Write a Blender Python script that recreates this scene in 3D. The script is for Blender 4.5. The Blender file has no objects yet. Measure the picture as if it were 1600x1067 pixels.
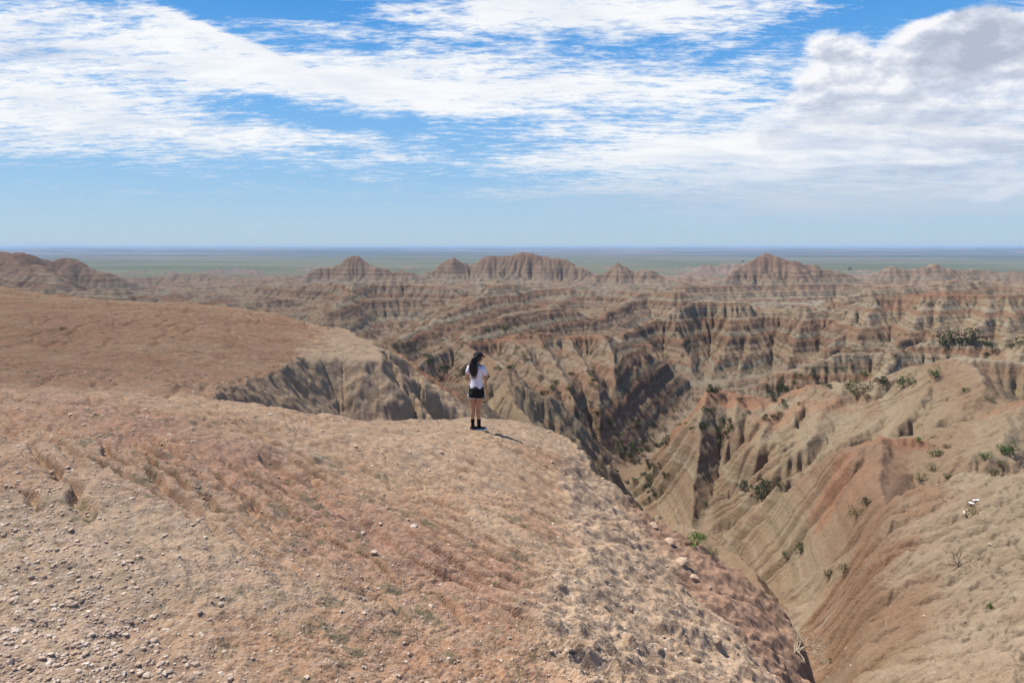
import bpy, bmesh, math, random, time
import numpy as np
from mathutils import Vector, Matrix
T0 = time.time()
random.seed(7)
rng = np.random.default_rng(7)
scene = bpy.context.scene
C = scene.collection
F32 = np.float32

# ------------------------------------------------------------------ camera
PITCH = math.radians(7.9)
FPX = 1067.0                       # focal length in photo pixels (24 mm on 36 mm)
cam_data = bpy.data.cameras.new("camera")
cam_data.lens = 24.0
cam_data.sensor_width = 36.0
cam_data.clip_start = 0.05
cam_data.clip_end = 300000.0
cam = bpy.data.objects.new("camera", cam_data)
cam.location = (0, 0, 0)
cam.rotation_euler = (math.radians(90) - PITCH, 0, 0)
C.objects.link(cam)
scene.camera = cam

# ------------------------------------------------------------------ render / exposure
scene.render.engine = 'CYCLES'
scene.view_settings.view_transform = 'Standard'
scene.view_settings.look = 'None'
EXPO = 0.5
scene.view_settings.exposure = EXPO
scene.view_settings.gamma = 1.0
cy = scene.cycles
cy.use_denoising = True
cy.max_bounces = 4
cy.diffuse_bounces = 2
cy.glossy_bounces = 1
cy.transmission_bounces = 2
cy.transparent_max_bounces = 6
cy.volume_bounces = 0
cy.sample_clamp_indirect = 3.0

SUN_EL = math.radians(62)
SUN_AZ = math.radians(-68)         # compass-like, measured from +Y towards +X

def px_dir(px, py):
    xc = (px - 800.0) / FPX
    yc = (533.5 - py) / FPX
    c, s = math.cos(PITCH), math.sin(PITCH)
    return xc, c + yc * s, -s + yc * c

def P(px, py, Y):
    """the world point seen at a photograph pixel at forward distance Y"""
    x, y, z = px_dir(px, py)
    return (x / y * Y, Y, z / y * Y)

# ------------------------------------------------------------------ node helpers
class NT:
    def __init__(self, tree):
        self.t = tree; self.n = tree.nodes; self.l = tree.links
    def new(self, kind, **kw):
        n = self.n.new(kind)
        for k, v in kw.items():
            setattr(n, k, v)
        return n
    def put(self, sock, v):
        if hasattr(v, 'is_output'):
            self.l.new(v, sock)
        else:
            sock.default_value = v
    def m(self, op, a, b=None, c=None, clamp=False):
        n = self.n.new('ShaderNodeMath'); n.operation = op; n.use_clamp = clamp
        self.put(n.inputs[0], a)
        if b is not None: self.put(n.inputs[1], b)
        if c is not None: self.put(n.inputs[2], c)
        return n.outputs[0]
    def vm(self, op, a, b=None):
        n = self.n.new('ShaderNodeVectorMath'); n.operation = op
        self.put(n.inputs[0], a)
        if b is not None: self.put(n.inputs[1], b)
        return n.outputs[0]
    def xyz(self, x, y, z):
        n = self.n.new('ShaderNodeCombineXYZ')
        self.put(n.inputs[0], x); self.put(n.inputs[1], y); self.put(n.inputs[2], z)
        return n.outputs[0]
    def sep(self, v):
        n = self.n.new('ShaderNodeSeparateXYZ'); self.put(n.inputs[0], v); return n.outputs
    def noise(self, vec, scale, detail=4.0, rough=0.5, lac=2.0, dist=0.0):
        n = self.n.new('ShaderNodeTexNoise')
        self.put(n.inputs['Vector'], vec)
        n.inputs['Scale'].default_value = scale
        n.inputs['Detail'].default_value = detail
        n.inputs['Roughness'].default_value = rough
        n.inputs['Lacunarity'].default_value = lac
        n.inputs['Distortion'].default_value = dist
        return n.outputs[0]
    def ramp(self, fac, stops, interp='LINEAR'):
        n = self.n.new('ShaderNodeValToRGB'); n.color_ramp.interpolation = interp
        e = n.color_ramp.elements
        while len(e) > 1: e.remove(e[-1])
        for i, (p, c) in enumerate(stops):
            if not hasattr(c, '__len__'): c = (c, c, c)
            el = e[0] if i == 0 else e.new(p)
            el.position = p; el.color = (c[0], c[1], c[2], 1)
        self.put(n.inputs[0], fac)
        return n.outputs[0]
    def mix(self, fac, a, b, mode='MIX'):
        n = self.n.new('ShaderNodeMix'); n.data_type = 'RGBA'; n.blend_type = mode
        n.clamp_factor = True
        self.put(n.inputs[0], fac)
        for s, v in ((n.inputs[6], a), (n.inputs[7], b)):
            if not hasattr(v, 'is_output') and len(v) == 3: v = (*v, 1)
            self.put(s, v)
        return n.outputs[2]
    def mapr(self, v, a, b, c=0.0, d=1.0, smooth=True):
        n = self.n.new('ShaderNodeMapRange')
        n.interpolation_type = 'SMOOTHSTEP' if smooth else 'LINEAR'
        self.put(n.inputs[0], v)
        for i, x in enumerate((a, b, c, d)): self.put(n.inputs[i + 1], x)
        return n.outputs[0]

def srgb(r, g, b):
    f = lambda c: (c / 255 / 12.92) if c / 255 < 0.04045 else ((c / 255 + 0.055) / 1.055) ** 2.4
    return (f(r), f(g), f(b))

# ------------------------------------------------------------------ sky
world = bpy.data.worlds.new("World")
scene.world = world
world.use_nodes = True
wt = NT(world.node_tree)
wt.n.clear()
sky = wt.new('ShaderNodeTexSky', sky_type='NISHITA')
sky.sun_disc = False
sky.sun_elevation = SUN_EL
sky.sun_rotation = SUN_AZ
sky.altitude = 900
sky.air_density = 1.0
sky.dust_density = 0.6
sky.ozone_density = 1.6
tc = wt.new('ShaderNodeTexCoord')
D = tc.outputs['Generated']
dx, dy, dz = wt.sep(D)
hor = wt.m('SQRT', wt.m('ADD', wt.m('MULTIPLY', dx, dx), wt.m('MULTIPLY', dy, dy)))
U = wt.m('ARCTAN2', dx, dy)
V = wt.m('ARCTAN2', dz, hor)
def uv_of(px, py):
    x, y, z = px_dir(px, py)
    return math.atan2(x, y), math.atan2(z, math.hypot(x, y))
def blob_sum(items):
    tot = None
    for (px, py, rx, ry, rot, w) in items:
        u0, v0 = uv_of(px, py)
        ua, va = uv_of(px + 10, py); ub, vb = uv_of(px, py - 10)
        su = rx * (ua - u0) / 10; sv = ry * (vb - v0) / 10
        c, s = math.cos(math.radians(rot)), math.sin(math.radians(rot))
        du = wt.m('SUBTRACT', U, u0); dv = wt.m('SUBTRACT', V, v0)
        a = wt.m('MULTIPLY_ADD', dv, s / su, wt.m('MULTIPLY', du, c / su))
        b = wt.m('MULTIPLY_ADD', du, -s / sv, wt.m('MULTIPLY', dv, c / sv))
        q = wt.m('MULTIPLY_ADD', a, a, wt.m('MULTIPLY', b, b))
        g = wt.m('MULTIPLY', wt.m('POWER', 2.718, wt.m('MULTIPLY', q, -0.8)), w)
        tot = g if tot is None else wt.m('ADD', tot, g)
    return tot
# thin high sheet (streaky)
sheet = blob_sum([
    (60, 60, 300, 90, 0, 1.0), (40, 190, 330, 70, 0, 1.0), (330, 215, 190, 24, -3, .8),
    (420, 118, 240, 34, -6, 1.05), (650, 150, 240, 28, -5, .9), (245, 30, 80, 22, -15, .8), (335, 52, 75, 7, -17, 1.2),
    (465, 38, 60, 10, 4, .75), (545, 48, 40, 14, 30, .5),
    (720, 20, 130, 45, 0, 1.0), (900, 15, 200, 40, 0, 1.1), (1120, 12, 190, 26, 3, .95),
    (640, 95, 120, 20, 0, .7), (800, 100, 180, 40, 0, .9), (960, 140, 240, 26, 0, .95), (1130, 128, 140, 16, 8, .6),
    (700, 208, 80, 11, -2, .75), (560, 222, 90, 10, -3, .7), (610, 249, 60, 6, 0, .55), (585, 279, 50, 4, 0, .6),
    (1000, 190, 190, 16, 4, .6), (980, 238, 240, 15, 2, .75), (900, 258, 160, 7, 2, .65),
    (1150, 215, 240, 30, 3, .9), (1330, 250, 330, 36, 0, 1.0), (1080, 275, 230, 14, 0, .8), (880, 301, 200, 8, 0, .8),
    (1450, 300, 330, 26, 0, .75), (1250, 330, 260, 14, 0, .4), (60, 338, 80, 4, 0, .25),
    (1450, 190, 330, 90, 0, .9), (1330, 110, 160, 60, 0, .4), (420, 15, 150, 26, 0, -.8), (560, 75, 60, 12, 0, -.4), (1000, 72, 70, 13, 0, -.75), (1130, 85, 60, 12, 10, -.4), (1120, 45, 150, 22, 0, .45), (1420, 335, 340, 36, 0, .8),
    (560, 190, 120, 9, -4, -.6), (860, 190, 90, 7, 0, -.4), (1420, 12, 110, 14, 5, -.9), (80, 275, 180, 8, 0, -.4),
])
cumul = blob_sum([
    (1400, 130, 170, 70, 0, 1.1), (1560, 60, 100, 55, -15, 1.2), (1290, 75, 60, 40, 0, 1.0), (1240, 170, 90, 28, 10, .9),
    (1360, 220, 200, 34, 0, .9), (1580, 200, 120, 110, 0, 1.0), (1130, 80, 60, 12, 10, .35),
    (1430, 10, 90, 14, 0, -1.0),
])
zc = wt.m('MAXIMUM', wt.m('ADD', dz, 0.10), 0.02)
pl = wt.xyz(wt.m('DIVIDE', dx, zc), wt.m('DIVIDE', dy, zc), 0.0)
pl_st = wt.vm('MULTIPLY', pl, (0.75, 1.25, 1.0))
n_big = wt.noise(pl_st, 1.7, 10, 0.68, 2.1, 0.4)
n_rip = wt.m('MULTIPLY_ADD', wt.noise(wt.vm('MULTIPLY', pl, (1.4, 3.4, 1.0)), 5.0, 5, 0.66, 2.1, 0.25), .74, wt.m('MULTIPLY', wt.noise(wt.vm('MULTIPLY', pl, (1.6, 4.2, 1.0)), 16.0, 3, 0.6, 2.1, 0.4), .26))
n_cu = wt.noise(wt.xyz(wt.m('MULTIPLY', U, 1.0), wt.m('MULTIPLY', V, 1.9), 0.0), 6.5, 8, 0.56, 2.1, 0.15)
cov_s = wt.m('ADD', wt.m('MULTIPLY', sheet, 0.55), wt.m('MULTIPLY_ADD', n_big, 2.1, wt.m('MULTIPLY', n_rip, 2.5)))
den_s = wt.mapr(cov_s, 2.34, 3.16)
# the cumulus bank, lit from the upper left: compare the noise with itself a little sunward
n_cu2 = wt.noise(wt.xyz(wt.m('ADD', U, -0.012), wt.m('MULTIPLY', wt.m('ADD', V, 0.012), 1.9), 0.0), 6.5, 8, 0.56, 2.1, 0.15)
cov_c = wt.m('ADD', wt.m('MULTIPLY', cumul, 0.60), wt.m('MULTIPLY', n_cu, 2.2))
den_c = wt.m('MULTIPLY', wt.mapr(cov_c, 1.40, 1.72), wt.mapr(V, .13, .21, .35, 1.0))
lit = wt.m('SUBTRACT', n_cu, n_cu2)
thick_c = wt.mapr(cov_c, 1.5, 2.2)
sh_c = wt.m('ADD', wt.m('MULTIPLY', lit, 4.0), wt.m('MULTIPLY_ADD', thick_c, -0.30, 0.90))
col_c = wt.ramp(sh_c, [(0.42, srgb(182, 191, 210)), (0.68, srgb(204, 211, 226)), (0.86, srgb(228, 232, 242)), (1.0, srgb(250, 250, 252))])
n_sh = wt.noise(pl_st, 2.6, 5, 0.6, 2.1, 0.3)
left_grey = blob_sum([(60, 95, 170, 30, 5, .6), (100, 190, 240, 40, 0, .25), (1500, 220, 260, 60, 0, .5), (1400, 290, 300, 50, 0, .5)])
sh_s = wt.m('ADD', wt.m('MULTIPLY', wt.m('SUBTRACT', n_sh, 0.5), wt.m('MULTIPLY_ADD', left_grey, -1.6, -0.5)), wt.m('MULTIPLY_ADD', left_grey, -0.25, 0.97))
col_s = wt.ramp(sh_s, [(0.55, srgb(184, 196, 222)), (0.8, srgb(222, 230, 243)), (1.0, srgb(252, 253, 254))])
# keep the strip just over the horizon clear and the clouds there dimmer
lowfade = wt.mapr(V, 0.02, 0.14)
den_s = wt.m('MULTIPLY', den_s, wt.m('MULTIPLY_ADD', lowfade, 0.55, 0.42))
den_s = wt.m('MULTIPLY', den_s, wt.mapr(V, 0.01, 0.06))
col_s = wt.mix(lowfade, srgb(196, 208, 226), col_s)
SKYK = 0.095
E0 = 2 ** -EXPO
hue = wt.ramp(wt.m('DIVIDE', V, 1.5), [(0.0, srgb(178, 203, 219)), (0.03, srgb(168, 202, 228)), (0.07, srgb(146, 194, 236)), (0.13, srgb(112, 178, 238)), (0.21, srgb(74, 154, 228)), (0.32, srgb(52, 134, 212)), (1.0, srgb(30, 90, 175))])
hue = wt.vm('SCALE', hue); hue.node.inputs[3].default_value = E0 / SKYK
skycol = wt.mix(0.92, sky.outputs[0], hue)
gain = wt.vm('SCALE', col_s); gain.node.inputs[3].default_value = E0 / SKYK
gain2 = wt.vm('SCALE', col_c); gain2.node.inputs[3].default_value = E0 / SKYK
veil = blob_sum([(1330, 318, 330, 40, 0, .55), (1500, 265, 260, 50, 0, .45), (1050, 305, 240, 16, 0, .3)])
vgain = wt.vm('SCALE', srgb(194, 206, 224)); vgain.node.inputs[3].default_value = E0 / SKYK
skycol = wt.mix(wt.m('MULTIPLY', veil, wt.m('MULTIPLY', wt.mapr(n_big, .3, .6, .6, 1.0), wt.mapr(V, .0, .05, .3, 1.0))), skycol, vgain)
colr = wt.mix(den_s, skycol, gain)
colr = wt.mix(den_c, colr, gain2)
bg = wt.new('ShaderNodeBackground')
wt.put(bg.inputs['Color'], colr)
bg.inputs['Strength'].default_value = SKYK
wo = wt.new('ShaderNodeOutputWorld')
wt.l.new(bg.outputs[0], wo.inputs[0])
world.cycles.sampling_method = 'MANUAL'
world.cycles.sample_map_resolution = 512

# ------------------------------------------------------------------ sun
sd = bpy.data.lights.new("sun", 'SUN')
sd.energy = 5.0
sd.angle = math.radians(0.53)
sd.color = (1.0, 0.955, 0.88)
sun = bpy.data.objects.new("sun", sd)
C.objects.link(sun)
to_sun = Vector((math.sin(SUN_AZ) * math.cos(SUN_EL), math.cos(SUN_AZ) * math.cos(SUN_EL), math.sin(SUN_EL)))
sun.rotation_euler = to_sun.to_track_quat('Z', 'Y').to_euler()
sun.location = to_sun * 100

# ================================================================== TERRAIN
_perm = np.random.default_rng(11).permutation(256).astype(np.int32)
_perm = np.concatenate([_perm, _perm])
_ang = np.random.default_rng(12).uniform(0, 2 * np.pi, 256)
_gx = np.cos(_ang).astype(F32); _gy = np.sin(_ang).astype(F32)

def gnoise(x, y, seed=0):
    x = np.asarray(x, F32) + F32(seed * 17.13); y = np.asarray(y, F32) - F32(seed * 9.71)
    xf = np.floor(x); yf = np.floor(y)
    ix = xf.astype(np.int32) & 255; iy = yf.astype(np.int32) & 255
    fx = x - xf; fy = y - yf
    ux = fx * fx * fx * (fx * (fx * 6 - 15) + 10)
    uy = fy * fy * fy * (fy * (fy * 6 - 15) + 10)
    def c(i, j, ax, ay):
        h = _perm[_perm[(ix + i) & 255] + ((iy + j) & 255)]
        return _gx[h] * ax + _gy[h] * ay
    a = c(0, 0, fx, fy); b = c(1, 0, fx - 1, fy)
    d = c(0, 1, fx, fy - 1); e = c(1, 1, fx - 1, fy - 1)
    n0 = a + ux * (b - a); n1 = d + ux * (e - d)
    return (n0 + uy * (n1 - n0)) * F32(1.5)

def fbm(x, y, scale, octs, seed=0, gain=0.5, ridged=False):
    t = 0; a = 1.0; n = 0
    for o in range(octs):
        g = gnoise(x / scale * 2 ** o, y / scale * 2 ** o, seed + o)
        if ridged: g = 1 - 2 * np.abs(g)
        t = t + a * g; n += a; a *= gain
    return t / n

def smooth(x, a, b):
    t = np.clip((x - a) / (b - a), 0, 1)
    return t * t * (3 - 2 * t)

class RBF:
    """thin-plate surface through control points, laid out in (log distance, bearing)"""
    def __init__(self, pts):
        p = np.array(pts, float)
        self.c = self.lp(p[:, 0], p[:, 1]); n = len(p)
        K = self.k(self.c[:, None, :], self.c[None, :, :]) + np.eye(n) * 1e-3
        A = np.zeros((n + 3, n + 3)); A[:n, :n] = K
        A[:n, n] = 1; A[:n, n + 1:] = self.c; A[n, :n] = 1; A[n + 1:, :n] = self.c.T
        self.w = np.linalg.solve(A, np.concatenate([p[:, 2], [0, 0, 0]]))
    @staticmethod
    def lp(x, y):
        r = np.maximum(np.hypot(x, y), 0.3)
        return np.stack([np.log(r), np.arctan2(x, y)], -1)
    @staticmethod
    def k(a, b):
        d2 = ((a - b) ** 2).sum(-1) + 1e-12
        return 0.5 * d2 * np.log(d2)
    def __call__(self, x, y):
        q = self.lp(np.asarray(x, float), np.asarray(y, float)); n = len(self.c)
        out = self.w[n] + q[..., 0] * self.w[n + 1] + q[..., 1] * self.w[n + 2]
        for i in range(n):
            out = out + self.w[i] * self.k(q, self.c[i])
        return out

def seg_dist(x, y, P0, P1):
    ax, ay = P0[0], P0[1]; bx, by = P1[0] - ax, P1[1] - ay
    L2 = bx * bx + by * by + 1e-12
    t = np.clip(((x - ax) * bx + (y - ay) * by) / L2, 0, 1)
    ex = x - ax - t * bx; ey = y - ay - t * by
    return np.hypot(ex, ey), t, (bx * (y - ay) - by * (x - ax))

def ridge(x, y, pts, k=0.8, w=1.0, k2=None, cut=None):
    """a crest line falling away at slope k (k2 on its left side going along the points)"""
    best = np.full(x.shape, 1e9); z = np.zeros(x.shape); sd_ = np.zeros(x.shape)
    for a, b in zip(pts[:-1], pts[1:]):
        d, t, s = seg_dist(x, y, a, b)
        m = d < best
        best = np.where(m, d, best); z = np.where(m, a[2] + t * (b[2] - a[2]), z); sd_ = np.where(m, s, sd_)
    kk = k if k2 is None else np.where(sd_ > 0, k2, k)
    return z - kk * (np.sqrt(best * best + w * w) - w)

def inside(x, y, poly):
    r = np.zeros(x.shape, bool)
    n = len(poly)
    for i in range(n):
        x1, y1 = poly[i][:2]; x2, y2 = poly[(i + 1) % n][:2]
        c = ((y1 > y) != (y2 > y)) & (x < (x2 - x1) * (y - y1) / (y2 - y1 + 1e-12) + x1)
        r ^= c
    return r

def mesa(x, y, poly, surf, k=1.5, kfun=None):
    """surface inside the outline, falling away at slope k outside it"""
    ins = inside(x, y, poly)
    best = np.full(x.shape, 1e9); ex = x.copy(); ey = y.copy()
    n = len(poly)
    for i in range(n):
        a, b = poly[i], poly[(i + 1) % n]
        d, t, s = seg_dist(x, y, a, b)
        m = d < best
        best = np.where(m, d, best)
        ex = np.where(m, a[0] + t * (b[0] - a[0]), ex); ey = np.where(m, a[1] + t * (b[1] - a[1]), ey)
    px = np.where(ins, x, ex); py = np.where(ins, y, ey)
    kk = k if kfun is None else kfun(ex, ey)
    return surf(px, py) - np.where(ins, 0, kk * best), ins, best

A_ctrl = [P(*q) for q in [
    (0, 1067, 2.45), (0, 900, 3.4), (0, 800, 4.4), (0, 700, 6.2), (0, 650, 8.0), (0, 612, 10.0), (-300, 1067, 2.4), (-300, 750, 5.2), (-300, 615, 10),
    (300, 622, 11), (300, 700, 7.0), (300, 850, 4.1), (300, 1067, 2.55), (150, 612, 10.5),
    (550, 655, 13), (550, 750, 8.0), (550, 900, 4.6), (550, 1067, 2.9),
    (615, 660, 15), (745, 672, 14.5), (745, 655, 17.3), (680, 655, 16.5), (860, 680, 16), (820, 663, 17),
    (745, 750, 9.8), (745, 900, 5.6), (745, 1067, 3.3), (865, 740, 12), (880, 840, 7.6), (800, 930, 5.2), (870, 1067, 3.7),
    (935, 750, 13.6), (960, 850, 9.9), (1010, 820, 12.4), (1100, 950, 8.6), (1000, 1000, 6.0), (1150, 1067, 6.4),
    (1190, 930, 11.0), (1250, 980, 11.0), (1100, 870, 11.6), (1265, 1067, 9.0)]] + [(0, 0.6, -1.62), (-3, 0.5, -1.6), (3, 1.0, -3.0)]
A_rbf = RBF(A_ctrl)
A_poly = [P(*q) for q in [(-420, 600, 10.5), (0, 610, 10.2), (200, 612, 10.8), (350, 624, 11.6), (480, 640, 12.6), (600, 661, 14.4),
    (615, 659, 15.6), (680, 654, 17.0), (760, 655, 17.8), (820, 663, 17.6), (870, 680, 16.5), (905, 712, 15.0), (940, 750, 13.9),
    (1010, 820, 12.9), (1100, 870, 12.2), (1190, 930, 11.6), (1245, 975, 11.4), (1268, 1067, 9.2)]] + [(4.6, 5.0, 0), (6, 1.0, 0), (4, -4, 0), (-4, -7, 0), (-14, -3, 0)]
B_rbf = RBF([P(*q) for q in [(0, 600, 13), (200, 600, 14.0), (350, 612, 14.6), (0, 560, 17), (0, 500, 25), (0, 447, 42), (100, 462, 42), (200, 530, 23), (200, 471, 40),
    (320, 477, 40), (410, 484, 38), (400, 540, 25), (400, 590, 18), (500, 507, 36), (540, 515, 33.5), (575, 532, 30), (600, 546, 28), (595, 560, 26.5),
    (500, 560, 25.5), (435, 571, 22.5), (550, 562, 26), (-300, 447, 40), (-300, 560, 17)]])
B_poly = [P(*q) for q in [(-500, 447, 38), (0, 446, 43), (50, 452, 42), (100, 462, 41.5), (150, 470, 41), (260, 471, 41), (370, 479, 40), (410, 484, 38.5), (450, 497, 37),
    (500, 507, 36), (540, 515, 34), (575, 532, 31), (600, 546, 28.3), (597, 560, 26.5), (550, 563, 26), (520, 563, 25.8), (475, 563, 25), (440, 570, 22.6),
    (420, 582, 20.0), (395, 594, 17.6), (350, 612, 14.8), (300, 622, 11.5), (0, 640, 8.5), (-500, 640, 9)]]
R1_rbf = RBF([P(*q) for q in [(1400, 1067, 11.88), (1600, 1067, 10.15), (1600, 900, 15.51), (1600, 735, 26.32), (1530, 740, 26.40), (1390, 770, 26.40), (1345, 850, 24.20),
    (1340, 960, 18.04), (1335, 1067, 13.02), (1450, 850, 20.24), (1480, 752, 26.40), (1480, 960, 14.52), (1800, 700, 26.32), (1800, 900, 14.10), (1800, 1067, 9.40), (1560, 780, 22.44), (1510, 870, 18.04)]])
R1_poly = [P(*q) for q in [(1900, 690, 27.26), (1600, 733, 27.26), (1562, 752, 26.40), (1548, 742, 27.28), (1530, 737, 27.72), (1512, 745, 27.54), (1480, 752, 27.72), (1425, 775, 27.28), (1402, 764, 27.28), (1386, 768, 27.28), (1365, 800, 26.40),
    (1348, 850, 24.64), (1350, 900, 21.56), (1338, 960, 18.22), (1340, 1010, 15.66), (1330, 1067, 13.20)]] + [(6.9, 12, 0), (6.8, 8, 0), (7.5, 4, 0), (14, -2, 0), (30, 5, 0.00)]
R1b_rbf = RBF([P(*q) for q in [(1335, 870, 31), (1300, 910, 31), (1240, 946, 30), (1335, 960, 22.8), (1290, 1000, 21.5), (1278, 1067, 17.5), (1330, 1067, 16.6), (1262, 1000, 22.5), (1400, 960, 22), (1400, 850, 31)]])
R1b_poly = [P(*q) for q in [(1400, 830, 31.5), (1345, 870, 31.2), (1300, 905, 31), (1240, 945, 30), (1256, 1000, 23), (1272, 1067, 18)]] + [(7.0, 12, 0), (9, 12, 0), (13, 24, 0)]
BASE = RBF([P(1240, 1030, 17), P(1240, 960, 28)] + [(17, 58, -30), (2, 22, -9.5), (-2, 20, -8.5), (-8, 19, -7.0), (4.5, 16, -10.5), (7, 8, -11.0), (9, 3, -8), (-12, 14, -6), (-30, 16, -8),
    (-4, 35, -15), (6, 45, -24), (14, 70, -34), (19, 95, -38), (-30, 60, -24), (-25, 110, -36), (22, 36, -26), (33, 38, -27), (24, 50, -31), (30, 54, -31), (46, 42, -26), (60, 30, -22), (30, 62, -30), (25, 75, -33), (60, 70, -31), (90, 110, -36), (45, 110, -39),
    (55, 165, -49), (40, 190, -50), (100, 150, -44), (150, 150, -42), (-40, 190, -48), (-150, 150, -38),
    (-10, 300, -52), (-100, 300, -49), (130, 300, -46), (250, 260, -40), (-300, 300, -46), (0, 550, -51), (-400, 500, -50), (400, 500, -46), (0, 1000, -58), (-800, 1000, -58), (800, 1000, -57),
    (0, 1600, -62.5), (1000, 1600, -62.5), (-1000, 1600, -62.5), (0, 2500, -63), (2000, 2000, -63), (-2000, 2000, -63), (0, -50, -12), (40, -10, -9), (-60, 0, -10)])

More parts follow.
